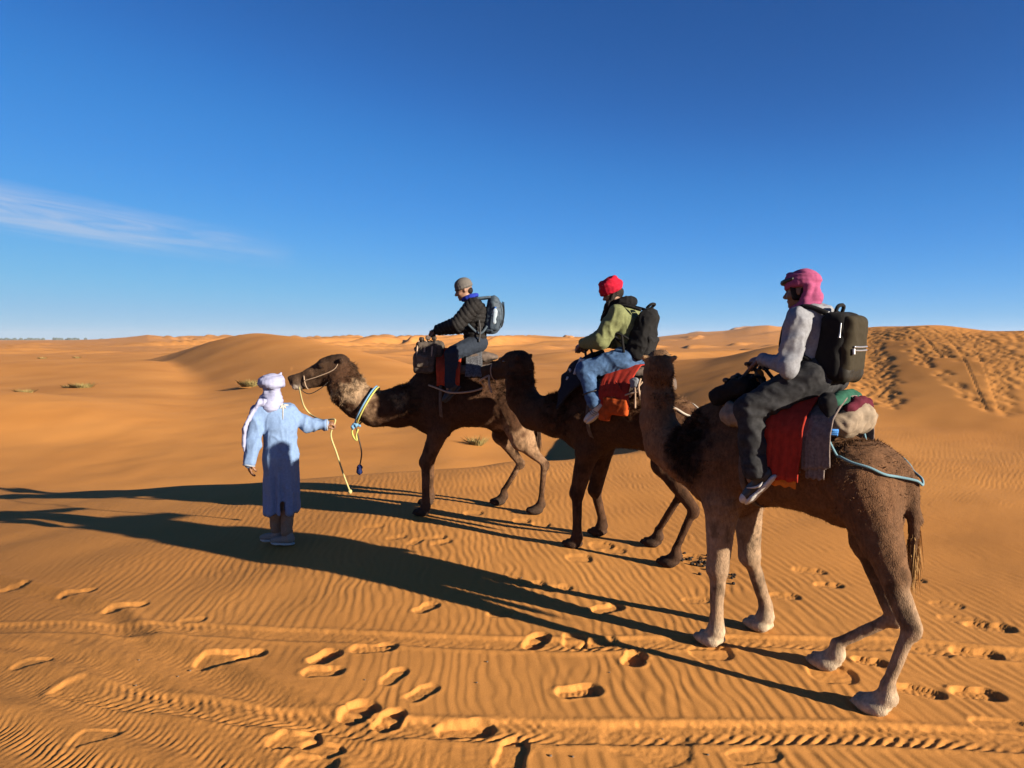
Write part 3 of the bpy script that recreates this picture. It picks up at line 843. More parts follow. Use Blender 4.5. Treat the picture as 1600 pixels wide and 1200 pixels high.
def make_camel(fr, label, neck, head, legs, coat, C, tail, shape=None, wool=None, seed=1):
    sh = dict(back=0.0, hump=.20); sh.update(shape or {})
    b, leg, dark, pale, face = C['body'], C['leg'], C['dark'], C['pale'], C['face']
    P = []
    bk = sh['back']
    P += [Ell((.45, 0, 1.30 + bk * .5), (.40, .265, .37 + bk * .3), .10, b),
          Ell((.02, 0, 1.33 + bk * .6), (.52, .30, .30 + bk * .3), .10, b),
          Ell((-.38, 0, 1.25 + bk * .6), (.37, .235, .26 + bk * .3), .10, b),
          Ell((-.02, 0, 1.66 + bk), (.36, .15, sh['hump']), .12, dark),
          Ell((.50, 0, 1.55 + bk * .8), (.24, .13, .16), .10, b),
          Ell((.40, 0, .97), (.13, .085, .07), .06, b),
          Ell((-.33, 0, 1.05), (.10, .06, .075), .06, dark),
          Cone((-.52, 0, 1.40 + bk * .6), (-.655, 0, 1.35 + bk * .3), .12, .07, .07, b)]
    P += chain(neck, .07, C.get('neck', b))
    for i, q in enumerate(neck[1:], 1):
        pass
    # legs: front (shoulder, elbow, knee, fetlock, foot), hind (hip, stifle, hock, fetlock, foot)
    for key, L in legs.items():
        sy = 1 if key[1] == 'L' else -1
        ft = V(*L['foot'], 0.0)
        if key[0] == 'F':
            S = V(.47, sy * .15, 1.30); E = V(.40, sy * .17, 1.02); K = V(*L['knee'])
            tp = V(*L.get('fet', (ft[0] - .035, ft[1], .13)))
            P += [Cone(S, E, .165, .115, .07, b), Cone(E, K, .115, .072, .05, leg), Ell(K + V(.008, 0, 0), (.073, .068, .09), .03, leg),
                  Cone(K, tp + V(0, 0, .06), .056, .044, .025, leg), Ell(K + V(.05, 0, -.01), (.028, .045, .05), .02, leg), Cone(tp + V(0, 0, .06), tp - V(0, 0, .02), .044, .060, .03, leg)]
        else:
            Hh = V(-.47, sy * .12, 1.30 + bk * .4); K = V(*L['knee']); Q = V(*L['hock'])
            tp = V(*L.get('fet', (ft[0] - .06, ft[1], .13)))
            P += [Cone(Hh, K, .205, .108, .07, b), Cone(Hh + V(-.07, 0, -.05), (K + Q) / 2 + V(-.02, 0, .05), .145, .062, .06, b),
                  Cone(K, Q + V(.02, 0, .05), .092, .046, .05, C.get('gask', leg)), Cone(K * .35 + Q * .65 + V(-.035, 0, .02), Q + V(-.035, 0, .03), .035, .034, .03, leg),
                  Ell(Q + V(-.014, 0, 0), (.056, .040, .064), .015, leg), Cone(Q, tp + V(0, 0, .05), .040, .034, .02, leg),
                  Cone(tp + V(0, 0, .05), tp - V(0, 0, .02), .034, .048, .03, leg)]
        fc = C.get('foot', leg)
        for s2 in (-1, 1):
            P.append(Ell(ft + V(.02 + .0 * s2, s2 * .040, .038), (.100, .046, .042), .012, fc))
        P.append(Cone(tp - V(0, 0, .02), ft + V(0, 0, .05), .05, .06, .04, fc))
        for s2 in (-1, 1): P.append(Cone(ft + V(.10, s2 * .035, .05), ft + V(.125, s2 * .038, .03), .02, .012, .015, C.get('nail', dark)))
    # head
    O = V(*head['at']); sc = head.get('scale', 1.0)
    d, s, u = frame3(head['dir'])
    R = np.array([d, s, u]); q = lambda x, y, z: O + sc * (d * x + s * y + u * z)
    P += [Ell(q(.02, 0, .01), V(.15, .095, .115) * sc, .05, face, R),
          Ell(q(-.06, 0, .07), V(.09, .08, .06) * sc, .05, dark, R),
          Cone(q(.08, 0, .01), q(.34, 0, -.055), .088 * sc, .062 * sc, .05, face, (s, .82)),
          Ell(q(.375, 0, -.055), V(.068, .060, .062) * sc, .035, face, R),
          Ell(q(.425, 0, -.025), V(.032, .042, .026) * sc, .02, face, R),
          Ell(q(.37, 0, -.118), V(.055, .045, .030) * sc, .012, C['lip'], R),
          Cone(q(.02, 0, -.085), q(.33, 0, -.115), .068 * sc, .036 * sc, .035, face, (s, .85)),
          Cone(q(-.10, 0, -.03), q(.02, 0, -.06), .10 * sc, .08 * sc, .06, b)]
    for y in (-1, 1):
        P += [Ell(q(.075, y * .078, .052), V(.052, .024, .026) * sc, .02, face, R),
              Ell(q(.16, y * .06, -.03), V(.09, .02, .03) * sc, .03, face, R),
              Cone(q(-.085, y * .07, .045), q(-.115, y * .110, .066), .022 * sc, .022 * sc, .02, C['ear']),
              Cone(q(-.115, y * .110, .066), q(-.13, y * .128, .078), .020 * sc, .009 * sc, .012, C['ear'])]
    P += chain(tail, .03, C['tail'])
    v, f = solid(P, .0155, cut=[Ell(q(.447, y * .022, -.028), V(.014, .007, .009) * sc, .01) for y in (-1, 1)])
    v = smooth(v, f, 1, .35)
    col = paint(v, P, b, .028)
    for sp in coat: col = spot(v, col, *sp)
    if 'mouth' in C:
        col = spot(v, col, q(.40, 0, -.118), V(.075, .10, .042) * sc, C['mouth'], .5, .35, 12)
    col = col * C.get('k', .6)
    mott = sstep(.05, .55, noise3(v * V(15, 15, 7), seed + 21) + .4 * noise3(v * 40, seed + 22)) * sstep(1.0, .8, v[:, 2]) * sstep(.10, .22, v[:, 2])
    col = col * (1 - .45 * mott)[:, None]
    n = normals(v, f)
    lump = .006 * noise3(v * V(16, 16, 9), seed) + .004 * noise3(v * 34, seed + 3)
    legm = sstep(.95, .7, v[:, 2])
    wm = wool(v) if wool else np.zeros(len(v))
    v = v + n * (lump * (1 - .6 * legm) + wm * (.016 + .016 * noise3(v * 24, seed + 9)))[:, None]
    col = col * (1 + .16 * noise3(v * 18, seed + 5) + .12 * noise3(v * 60, seed + 6))[:, None]
    n = normals(v, f)
    T = Thing('camel', fr, (0, 0, 0), label, 'camel', 'saddled camels standing in line')
    body = T.part('body', v, f, COAT, col)
    # fur: short coat everywhere, long locks in the woolly places
    flow = lambda p: np.stack([-.5 + 0 * p[:, 0], .0 * p[:, 0], -1 + 0 * p[:, 0]], 1)
    t1 = tufts(v, f, n, col, 52000, lambda c: .45 + .55 * sstep(.5, 1.0, c[:, 2]), .017, flow, seed, .0018, .22)
    hair = [t1]
    if wool:
        hair.append(tufts(v, f, n, col, 30000, lambda c: wool(c), .044, flow, seed + 1, .0027, .75, clump=1.5))
    # tail brush
    tip = V(*tail[-1][:3]); rg = np.random.default_rng(seed + 4); m = 700
    tp0 = V(*tail[-2][:3])
    ts = rg.random(m) ** .7; base = tp0 + (tip - tp0) * ts[:, None] + rg.normal(0, .012, (m, 3))
    dd = np.stack([rg.normal(0, .08, m), rg.normal(0, .08, m), -np.ones(m)], 1); LL = rg.uniform(.10, .26, m)
    sd = np.stack([rg.normal(0, 1, m), rg.normal(0, 1, m), 0 * ts], 1); sd /= np.linalg.norm(sd, axis=1, keepdims=True)
    tv = np.stack([base - sd * .004, base + sd * .004, base + dd * LL[:, None]], 1).reshape(-1, 3)
    tcol = np.repeat(np.array(C['brush']) * rg.uniform(.5, 1.5, (m, 1)), 3, axis=0)
    T.part('tail_brush', tv, np.arange(3 * m).reshape(m, 3), WOOL, tcol, kind='stuff')
    hv, hf, hc = [], [], []; o = 0
    for a, b_, c in hair:
        hv.append(a); hf.append(b_ + o); hc.append(c); o += len(a)
    T.part('wool', np.concatenate(hv), np.concatenate(hf), WOOL, np.concatenate(hc), kind='stuff', smooth_=False)
    for y in (-1, 1):
        ev, ef = solid([Ell(q(.085, y * .086, .030), V(.021, .012, .016) * sc, .01, None, R)], .006)
        T.part('eye', ev, ef, EYE)
    T.q = q; T.P = P; T.sc = sc
    T.bvh = BVHTree.FromPolygons([tuple(x) for x in v], [tuple(map(int, x)) for x in f])
    return T

def legset(fr, FL, FR, HL, HR):
    return dict(FL=FL, FR=FR, HL=HL, HR=HR)

def gl(fr, px, py):
    p = fr.loc(ground(px, py)); return (p[0], p[1])

# --- the near camel on the right
F3 = Frame((1.85, 4.63), (-.69, .73))
wool3 = lambda c: np.clip(1.0 * np.exp(-(((c[:, 0] - .66) / .20) ** 2 + ((c[:, 2] - 1.42) / .26) ** 2) ** 2) * sstep(.05, .12, np.abs(c[:, 1]))
                          + .45 * np.exp(-(((c[:, 0] - .98) / .07) ** 2 + ((c[:, 2] - 1.80) / .22) ** 2) ** 2)
                          + .30 * np.exp(-(((c[:, 0] + .28) / .25) ** 2 + ((c[:, 2] - 1.60) / .16) ** 2) ** 2)
                          + .08 * np.exp(-(((c[:, 0] + .5) / .3) ** 2 + ((c[:, 2] - 1.35) / .25) ** 2) ** 2), 0, 1)
c3 = dict(neck=(.21, .113, .058), body=(.130, .066, .033), leg=(.30, .205, .130), dark=(.055, .030, .018), pale=(.5, .38, .25), face=(.20, .11, .06), foot=(.52, .42, .30), nail=(.20, .15, .1),
          gask=(.15, .092, .054), lip=(.2, .12, .08), ear=(.40, .25, .13), tail=(.10, .055, .03), brush=(.28, .17, .07))
CAMEL3 = make_camel(F3, 'brown camel with pale cream legs nearest the viewer, seen from behind its head', 
    [(.55, 0, 1.34, .23), (.80, 0, 1.29, .19), (.98, 0, 1.35, .15), (1.06, 0, 1.52, .122), (1.075, 0, 1.71, .106), (1.07, 0, 1.87, .098)],
    dict(at=(1.07, -.02, 1.93), dir=(.58, -.81, -.12), scale=1.0),
    legset(F3, dict(foot=gl(F3, 1112, 1006), knee=F3.pl(1122, 888, .18)), dict(foot=gl(F3, 1189, 983), knee=F3.pl(1172, 868, -.18)),
           dict(foot=gl(F3, 1368, 1112), knee=F3.pl(1374, 846, .19), hock=F3.pl(1421, 985, .24)),
           dict(foot=gl(F3, 1292, 1043), knee=F3.pl(1356, 845, -.17), hock=F3.pl(1396, 966, -.13))),
    [((.66, .25, 1.40), (.24, .3, .30), (.035, .020, .014), .5, .25, 3), ((.66, -.25, 1.40), (.24, .3, .30), (.035, .020, .014), .5, .25, 4),
     ((-.30, 0, 1.62), (.30, .3, .17), (.085, .042, .020), .6, .2, 5), ((-.62, 0, 1.1), (.28, .35, .30), (.125, .068, .037), .8, .2, 6),
     ((.46, .18, .80), (.1, .1, .16), (.30, .20, .125), .7, .2, 7), ((-.52, .2, .83), (.07, .12, .10), (.07, .04, .025), .6, .2, 8), ((-.52, -.2, .83), (.12, .12, .22), (.16, .1, .06), .6, .2, 8)],
    dict(c3, k=.68), [(-.64, 0, 1.40, .05), (-.72, .01, 1.31, .042), (-.765, .03, 1.10, .034), (-.765, .05, .88, .024)], dict(back=-.01, hump=.10), wool3, 31)

# --- the middle camel
F2 = Frame((1.2, 7.05), (-.817, .577))
wool2 = lambda c: np.clip(np.exp(-(((c[:, 0] - .70) / .28) ** 2 + ((c[:, 2] - 1.45) / .30) ** 2) ** 2)
                          + .8 * np.exp(-(((c[:, 0] - 1.32) / .12) ** 2 + ((c[:, 2] - 1.70) / .25) ** 2) ** 2)
                          + .9 * np.exp(-(((c[:, 0] + .22) / .35) ** 2 + ((c[:, 2] - 1.55) / .22) ** 2) ** 2), 0, 1)
c2 = dict(body=(.075, .036, .018), leg=(.085, .042, .022), dark=(.030, .017, .010), pale=(.2, .12, .07), face=(.065, .037, .022), foot=(.060, .036, .024), nail=(.03, .02, .015),
          lip=(.04, .03, .02), ear=(.06, .03, .02), tail=(.07, .035, .02), brush=(.05, .03, .02))
CAMEL2 = make_camel(F2, 'dark brown camel in the middle of the line with dark legs', 
    [(.55, 0, 1.36, .25), (.88, 0, 1.32, .215), (1.16, 0, 1.34, .18), (1.34, 0, 1.50, .155), (1.37, 0, 1.68, .14), (1.37, 0, 1.82, .125)],
    dict(at=(1.42, 0, 1.88), dir=(1, .0, -.10), scale=1.08),
    legset(F2, dict(foot=gl(F2, 897, 855), knee=F2.pl(902, 770, .18)), dict(foot=gl(F2, 936, 836), knee=F2.pl(930, 765, -.20)),
           dict(foot=gl(F2, 1047, 884), knee=(-.42, .18, .95), hock=F2.pl(1082, 800, .22)),
           dict(foot=gl(F2, 1020, 853), knee=(-.33, -.17, .95), hock=F2.pl(1062, 775, -.16))),
    [((-.30, 0, 1.60), (.45, .3, .20), (.22, .12, .06), .6, .25, 5)],  # brown back wool, its colour lightened to carry the sunlight on it
    c2, [(-.70, 0, 1.38, .05), (-.79, 0, 1.25, .042), (-.82, 0, 1.05, .034), (-.82, .01, .9, .026)], dict(back=.07, hump=.12), wool2, 37)

# --- the lead camel
F1 = Frame((-.5, 8.75), (-1, 0.0))
wool1 = lambda c: np.clip(np.exp(-(((c[:, 0] - .80) / .20) ** 2 + ((c[:, 2] - 1.40) / .22) ** 2) ** 2)
                          + .95 * np.exp(-(((c[:, 0] - 1.43) / .11) ** 2 + ((c[:, 2] - 1.72) / .20) ** 2) ** 2)
                          + .55 * np.exp(-(((c[:, 0] - 1.60) / .24) ** 2 + ((c[:, 2] - 1.48) / .20) ** 2) ** 2)
                          + .9 * np.exp(-(((c[:, 0] + .3) / .35) ** 2 + ((c[:, 2] - 1.6) / .2) ** 2) ** 2), 0, 1)
c1 = dict(body=(.070, .034, .018), leg=(.13, .068, .036), dark=(.026, .015, .010), pale=(.3, .2, .12), face=(.060, .034, .020), foot=(.055, .036, .025), nail=(.03, .02, .015),
          mouth=(.62, .54, .46), lip=(.42, .34, .27), ear=(.07, .04, .025), tail=(.06, .03, .02), brush=(.05, .03, .02))
CAMEL1 = make_camel(F1, 'dark lead camel with grizzled tan neck and striped neck rope beside the guide', 
    [(.60, 0, 1.38, .26), (.92, 0, 1.30, .235), (1.20, 0, 1.28, .21), (1.42, 0, 1.38, .205), (1.56, 0, 1.53, .197), (1.64, 0, 1.68, .168)],
    dict(at=(1.72, 0, 1.785), dir=(1, -.02, -.16), scale=1.30),
    legset(F1, dict(foot=gl(F1, 661, 805), knee=F1.pl(665, 722, .18)), dict(foot=gl(F1, 668, 789), knee=F1.pl(672, 715, -.20)),
           dict(foot=gl(F1, 838, 802), knee=F1.pl(812, 690, .2), hock=F1.pl(850, 728, .2)),
           dict(foot=gl(F1, 780, 788), knee=F1.pl(782, 680, -.18), hock=F1.pl(812, 726, -.18))),
    [((1.44, 0, 1.50), (.30, .4, .24), (.34, .235, .145), .5, .35, 5), ((1.24, 0, 1.32), (.16, .4, .24), (.28, .18, .105), .6, .3, 7), ((1.44, 0, 1.78), (.16, .11, .20), (.05, .028, .016), .5, .2, 6),
     ((.86, .3, 1.42), (.12, .3, .12), (.32, .20, .105), .8, .5, 9), ((-.55, .2, .75), (.5, .2, .55), (.34, .21, .12), .5, .2, 8), ((-.4, -.2, .75), (.4, .15, .5), (.30, .18, .10), .5, .2, 9), ((2.0, 0, 1.78), (.28, .3, .1), (.10, .058, .034), .6, .2, 10)],  # first spot: brown shoulder wool, painted lighter as if the sun caught it
    c1, [(-.70, 0, 1.42, .05), (-.79, 0, 1.28, .042), (-.82, 0, 1.08, .034), (-.82, .01, .95, .026)], dict(back=.09, hump=.18), wool1, 43)

# ------------------------------------------------------------------ people
SKIN = noise_mat('skin', (.50, .48, .47), (.62, .62, .62), scale=60, rough=.55, vcol=True, spec=.35)
HAIRM = noise_mat('black_hair', (.006, .005, .005), (.016, .012, .010), scale=45, rough=.75, bump=.5, bscale=90, stretch=(1, 1, .15), spec=.12)
def cloth(name, c, rough=.92, scale=90, vary=.16, bump=.25, bscale=420):
    c = tuple(x * .50 for x in c)
    return noise_mat(name, tuple(v * (1 - vary) for v in c), tuple(min(1, v * (1 + vary)) for v in c), scale=scale, rough=rough, bump=bump, bscale=bscale, bdist=.003, spec=.12)

def wrinkle(v, n, amp, freq, seed, stretch=(1, 1, 1), ridge=True):
    p = v * np.array(stretch) * freq
    w = np.stack([noise3(p * .5, seed + 7), noise3(p * .5, seed + 8), noise3(p * .5, seed + 9)], 1) * .7
    a = noise3(p + w, seed)
    if ridge: a = 1 - 2 * np.abs(a)
    return v + n * (amp * (a - .2))[:, None]

def garment(prims, step=.011, amp=.006, freq=11, seed=1, stretch=(1, 1, 1), it=1, inflate=0.0, cut=None):
    v, f = solid(prims, step, inflate, cut)
    v = smooth(v, f, it, .5)
    if amp:
        v = wrinkle(v, normals(v, f), amp, freq, seed, stretch)
        v = wrinkle(v, normals(v, f), amp * .45, freq * 2.3, seed + 40, stretch)
    return v, f

def hand(W, d, n, side, curl=(.75, .9, .7), thumb=.6, col=None):
    """palm and five jointed fingers; d wrist to knuckles, n the way the palm faces."""
    d = unit(d); n = unit(n - d * (np.asarray(n) @ d)); a = np.cross(d, n) * side
    P = [Cone(W - d * .02, W + d * .012, .024, .026, .015, col, (n, .75)), Cone(W + d * .012, W + d * .072, .030, .036, .015, col, (n, .5))]
    for i, ls in enumerate((.92, 1.0, .95, .78)):
        p = W + d * (.088 - .004 * abs(i - 1)) + a * (1.5 - i) * .0195
        ang = 0.0
        P.append(Cone(W + d * .05 + a * (1.5 - i) * .015, p, .012, .0108, .006, col))
        for L, c in zip((.040, .026, .021), curl):
            ang += c
            q = p + (d * math.cos(ang) + n * math.sin(ang)) * L * ls
            P.append(Cone(p, q, .0105, .0092, .004, col)); p = q
    p = W + d * .022 + a * .026
    for L, (x, y, z) in zip((.042, .030, .024), ((.62, .60, .35), (.80, .20, .55), (.75, -.1, .65))):
        q = p + unit(d * x + a * y + n * z * thumb * 1.6) * L
        P.append(Cone(p, q, .0135, .0105, .008, col)); p = q
    return P

def head_prims(C, d, up, skin, sc=1.0):
    d = unit(d); s = unit(np.cross(up, d)); u = np.cross(d, s); R = np.array([d, s, u])
    q = lambda x, y, z: C + sc * (d * x + s * y + u * z)
    lip = tuple(np.array(skin) * V(.85, .5, .5)); dk = (.02, .014, .012); br = (.03, .02, .016)
    P = [Ell(q(-.01, 0, .03), V(.098, .077, .098) * sc, .02, skin, R), Ell(q(.025, 0, -.045), V(.066, .058, .072) * sc, .03, skin, R),
         Ell(q(.075, 0, -.092), V(.022, .022, .018) * sc, .015, skin, R), Cone(q(.086, 0, .012), q(.112, 0, -.026), .009 * sc, .014 * sc, .012, skin),
         Ell(q(.098, 0, -.032), V(.014, .018, .010) * sc, .006, skin, R), Ell(q(.088, 0, -.058), V(.012, .022, .006) * sc, .006, lip, R), Ell(q(.086, 0, -.069), V(.012, .019, .007) * sc, .006, lip, R)]
    for y in (-1, 1):
        P += [Ell(q(.079, y * .032, .006), V(.010, .015, .0065) * sc, .005, dk, R), Ell(q(.083, y * .034, .026), V(.010, .022, .006) * sc, .008, br, R),
              Ell(q(.062, y * .038, -.028), V(.026, .022, .020) * sc, .02, skin, R), Ell(q(-.008, y * .078, -.008), V(.018, .008, .030) * sc, .008, skin, R)]
    return P, q, R

def make_person(fr, base, label, J, skin, hands, bodycol=(.2, .2, .2)):
    T = Thing('person', fr, base, label, 'person', J.get('group'))
    hp, q, R = head_prims(J['head'], J['look'], J.get('hup', V(0, 0, 1)), skin, J.get('hs', 1.0))
    P = hp + [Cone(J['neck'], J['head'] - unit(J.get('hup', V(0, 0, 1))) * .06, .058, .054, .02, skin), Cone(J['pelvis'], J['chest'], .085, .09, .05, skin), Cone(J['chest'], J['neck'], .075, .055, .04, skin)]
    for s in ('L', 'R'):
        sg = 1 if s == 'L' else -1
        P += [Cone(J['sh' + s], J['el' + s], .045, .038, .03, skin), Cone(J['el' + s], J['wr' + s], .037, .026, .02, skin), Cone(J['chest'], J['sh' + s], .06, .045, .03, skin),
              Cone(J['hip' + s], J['kn' + s], .065, .05, .04, skin), Cone(J['kn' + s], J['an' + s], .052, .036, .03, skin), Cone(J['an' + s], J['an' + s] * .8 + J['to' + s] * .2 + V(0, 0, -.02), .034, .028, .02, skin)]
        if hands.get(s): P += hand(J['wr' + s], hands[s][0], hands[s][1], sg * hands[s][2] if len(hands[s]) > 2 else sg, col=skin, *([hands[s][3]] if len(hands[s]) > 3 else []))
    v, f = solid(P, .0078)
    T.part('body', v, f, SKIN, paint(v, P, skin, .004))
    T.q, T.R = q, R
    return T

WHITE_RUBBER = plain_mat('white_rubber', (.34, .335, .325), rough=.6, scale=30)
def make_shoe(T, ankle, toe, up, upper, sole_m, w=.045, accents=()):
    """sneaker: upper, sole and laces from ankle to toe."""
    d = unit(toe - ankle); up = unit(up - d * (up @ d)); s = np.cross(up, d); R = np.array([d, s, up])
    L = .27; h = ankle + d * 0 - up * 0
    c = lambda x, y, z: h + d * x + s * y + up * z
    P = [Ell(c(-.02, 0, -.045), (.068, w * .92, .055), .03, None, R), Ell(c(.07, 0, -.06), (.09, w, .042), .03, None, R), Ell(c(.145, 0, -.068), (.058, w * 1.02, .033), .03, None, R),
         Cone(c(-.015, 0, .015), c(-.01, 0, -.03), .045, .05, .03)]
    v, f = solid(P, .0075)
    o = T.part('shoe', v, f, upper)
    Ps = [Cone(c(-.045, 0, -.098), c(.02, 0, -.100), .040, .040, .02, None, (up, .42)), Cone(c(.02, 0, -.100), c(.13, 0, -.098), .040, .047, .02, None, (up, .40)), Cone(c(.13, 0, -.098), c(.16, 0, -.094), .047, .036, .02, None, (up, .42))]
    v, f = solid(Ps, .0075)
    T.part('sole', v, f, sole_m, parent=o)
    for i in range(4):
        x = .035 + i * .022
        v, f = tube([c(x, -.024, -.022 - i * .006), c(x + .004, 0, -.012 - i * .007), c(x, .024, -.022 - i * .006)], .0045, 5)
        T.part('lace', v, f, WHITE_RUBBER, parent=o)
    return o, c, R

def ring_wrap(c, R, rx, ry, z0, tilt, r, n=22, roll=0.0, wob=.0, seed=0):
    """closed loop of cloth round a head: c centre, R head axes (front, side, up)."""
    out = []; rg = random.Random(seed)
    ph = rg.random() * 6
    pts = []
    for i in range(n + 1):
        a = 2 * math.pi * i / n
        x = rx * math.cos(a); y = ry * math.sin(a)
        z = z0 + math.tan(tilt) * x + math.tan(roll) * y + wob * math.sin(3 * a + ph)
        pts.append(np.append(c + R[0] * x + R[1] * y + R[2] * z, r * (1 + .18 * math.sin(2 * a + ph))))
    return chain(pts, .006)

def backpack_straps(T, pts, mat, w=.016, name='strap'):
    v, f = tube(pts, w, 6); return T.part(name, v, f, mat)

# ============ rider on the near camel: grey sweatshirt, charcoal jeans, pink headscarf
r3 = F3.pl
J3 = dict(head=V(-.040, 0, 2.462), look=V(1, .10, -.12), neck=V(-.085, 0, 2.335), chest=V(-.10, 0, 2.19), pelvis=V(-.15, 0, 1.93), hs=.96,
          shL=V(-.105, .185, 2.260), shR=V(-.105, -.185, 2.260), elL=r3(1229, 574, .27), elR=V(-.05, -.28, 2.0), wrL=V(.155, .115, 2.018), wrR=V(.155, -.115, 2.018),
          hipL=V(-.17, .12, 1.90), hipR=V(-.17, -.12, 1.90), knL=r3(1172, 640, .36), knR=V(.12, -.36, 1.70), anL=r3(1180, 738, .40), anR=V(.05, -.40, 1.30),
          toL=r3(1150, 768, .425), toR=V(.16, -.42, 1.17), group='riders on the camels')
RIDER3 = make_person(F3, (-.18, 0, 1.82), 'rider in grey sweatshirt, charcoal jeans and pink headscarf on the nearest camel', J3, (.22, .115, .068),
                     dict(L=(V(.95, -.25, -.12), V(.2, -.5, -1)), R=(V(.95, .25, -.12), V(.2, .5, -1))))
GREY_SWEAT = cloth('grey_sweatshirt', (.30, .315, .355), scale=60)
CHAR_JEANS = cloth('charcoal_denim', (.040, .041, .045), scale=24, vary=.4)
PINK = cloth('pink_scarf', (.43, .095, .22), scale=50)
jl = J3
def top_prims(J, tw=.165, flat=.72, arm=(.078, .064, .048), hem=.15, waist=None):
    P = [Cone(J['pelvis'] + V(0, 0, .02), J['chest'], hem, tw, .06, None, (V(1, 0, 0), flat)), Cone(J['chest'], J['neck'] + V(0, 0, -.03), tw * .92, .075, .06, None, (V(1, 0, 0), .85)),
         Cone(J['shL'] * .92 + J['shR'] * .08, J['shR'] * .92 + J['shL'] * .08, .078, .078, .05)]
    for s in 'LR':
        w = J['el' + s] + (J['wr' + s] - J['el' + s]) * .93
        P += [Cone(J['sh' + s], J['el' + s], arm[0], arm[1], .03), Cone(J['el' + s], w, arm[1], arm[2], .02), Cone(w, w + (J['wr' + s] - J['el' + s]) * .05, arm[2] * .8, arm[2] * .78, .01)]
    return P
P = top_prims(J3, .160, .92, (.080, .064, .044), .162) + [Cone(J3['neck'] + V(-.07, .06, -.02), J3['neck'] + V(-.09, -.06, -.02), .05, .05, .04), Cone(J3['neck'] + V(-.07, .06, -.02), J3['neck'] + V(.03, .08, -.03), .045, .035, .03)]
v, f = garment(P, .0105, .013, 9, 5, (1, 1, .8)); RIDER3.part('sweatshirt', v, f, GREY_SWEAT); RIDER3.top = BVHTree.FromPolygons([tuple(x) for x in v], [tuple(map(int, x)) for x in f])
def leg_prims(J, hipr=.16, th=(.118, .088), sh=(.082, .075)):
    P = [Ell(J['pelvis'] + V(-.01, 0, -.02), (.15, hipr, .125), .05)]
    for s in 'LR':
        k, a = J['kn' + s], J['an' + s]
        P += [Cone(J['hip' + s], k, th[0], th[1], .05), Cone(k, a + (k - a) * .05, sh[0], sh[1], .03)]
    return P
v, f = garment(leg_prims(J3, .175, (.128, .09), (.086, .082)), .0105, .010, 10, 9, (.6, 1, 1)); RIDER3.part('jeans', v, f, CHAR_JEANS)
v, f = tube([J3['pelvis'] + V(.155 * math.cos(a) - .01, .17 * math.sin(a), .055 + .012 * math.cos(a)) for a in np.linspace(0, 6.283, 13)[:-1]], .012, 6, closed=True)
RIDER3.part('waistband', v, f, cloth('black_trim', (.012, .012, .013)))
BLACK_LEATHER = plain_mat('black_leather', (.012, .012, .013), rough=.5, scale=30, spec=.4)
for s in 'LR':
    o, c, R = make_shoe(RIDER3, J3['an' + s] - V(0, 0, .0), J3['to' + s], V(.2, 0, 1), BLACK_LEATHER, WHITE_RUBBER)
    v, f = solid([Ell(c(.155, 0, -.066), (.052, .048, .034), .01, None, R)], .007); RIDER3.part('toe_cap', v, f, WHITE_RUBBER, parent=o)
    sy = 1 if s == 'L' else -1
    for y in (-1, 1):
        v, f = tube([c(-.005, y * .045, -.078), c(.03, y * .0485, -.080), c(.065, y * .048, -.062), c(.10, y * .036, -.034)], [.004, .010, .006, .002], 6)
        RIDER3.part('side_mark', v, f, WHITE_RUBBER, parent=o)
    v, f = tube([c(-.03 + .045 * math.cos(a), .042 * math.sin(a), .022) for a in np.linspace(0, 6.283, 9)[:-1]], .012, 6, closed=True); RIDER3.part('sock', v, f, WHITE_RUBBER, parent=o)
hc, hR = J3['head'], RIDER3.R
def q3(x, y, z): return hc + hR[0] * x + hR[1] * y + hR[2] * z
P = [Ell(q3(-.018, 0, .065), (.098, .084, .074), .02, None, hR)]
for i, (z, t, r_) in enumerate(((.046, -.14, .020), (.062, -.08, .021), (.082, .02, .020), (.056, -.28, .018), (.098, .10, .017), (.072, .20, .017))):
    P += ring_wrap(q3(-.012, 0, 0), hR, .096 - .006 * i, .082 - .005 * i, z, t, r_, 20, 0, .005, i)
P += [Cone(q3(-.085, 0, .04), q3(-.085, .02, -.06), .042, .040, .03), Cone(q3(-.075, .066, .02), q3(-.035, .074, -.085), .026, .026, .02), Cone(q3(-.035, .074, -.085), q3(.050, .035, -.130), .026, .030, .02),
      Cone(q3(-.085, 0, -.06), q3(-.05, -.06, -.115), .042, .04, .03), Cone(q3(-.075, -.066, .02), q3(.0, -.074, -.10), .026, .028, .02), Cone(q3(-.07, .03, -.08), q3(-.05, .07, -.125), .04, .036, .03), Cone(q3(.050, .035, -.130), q3(.03, -.055, -.130), .030, .030, .02)]
v, f = garment(P, .0085, .0042, 6, 3, (1, 1, 5)); RIDER3.part('headscarf', v, f, PINK)
v, f = solid([Ell(q3(-.03, .048, -.02), (.058, .030, .052), .02, None, hR), Ell(q3(-.03, -.048, -.02), (.058, .030, .052), .02, None, hR), Cone(q3(.03, .072, .035), q3(.02, .07, -.045), .016, .018, .02)], .009); RIDER3.part('hair', v, f, HAIRM)
v, f = tube([q3(.01, .098, .078), q3(.07, .068, .070), q3(.098, .03, .066), q3(.104, 0, .064), q3(.098, -.03, .066), q3(.07, -.068, .070), q3(.01, -.098, .078)], [.009, .017, .020, .010, .020, .017, .009], 8)
RIDER3.part('dark_head_band', v, f, BLACK_LEATHER)

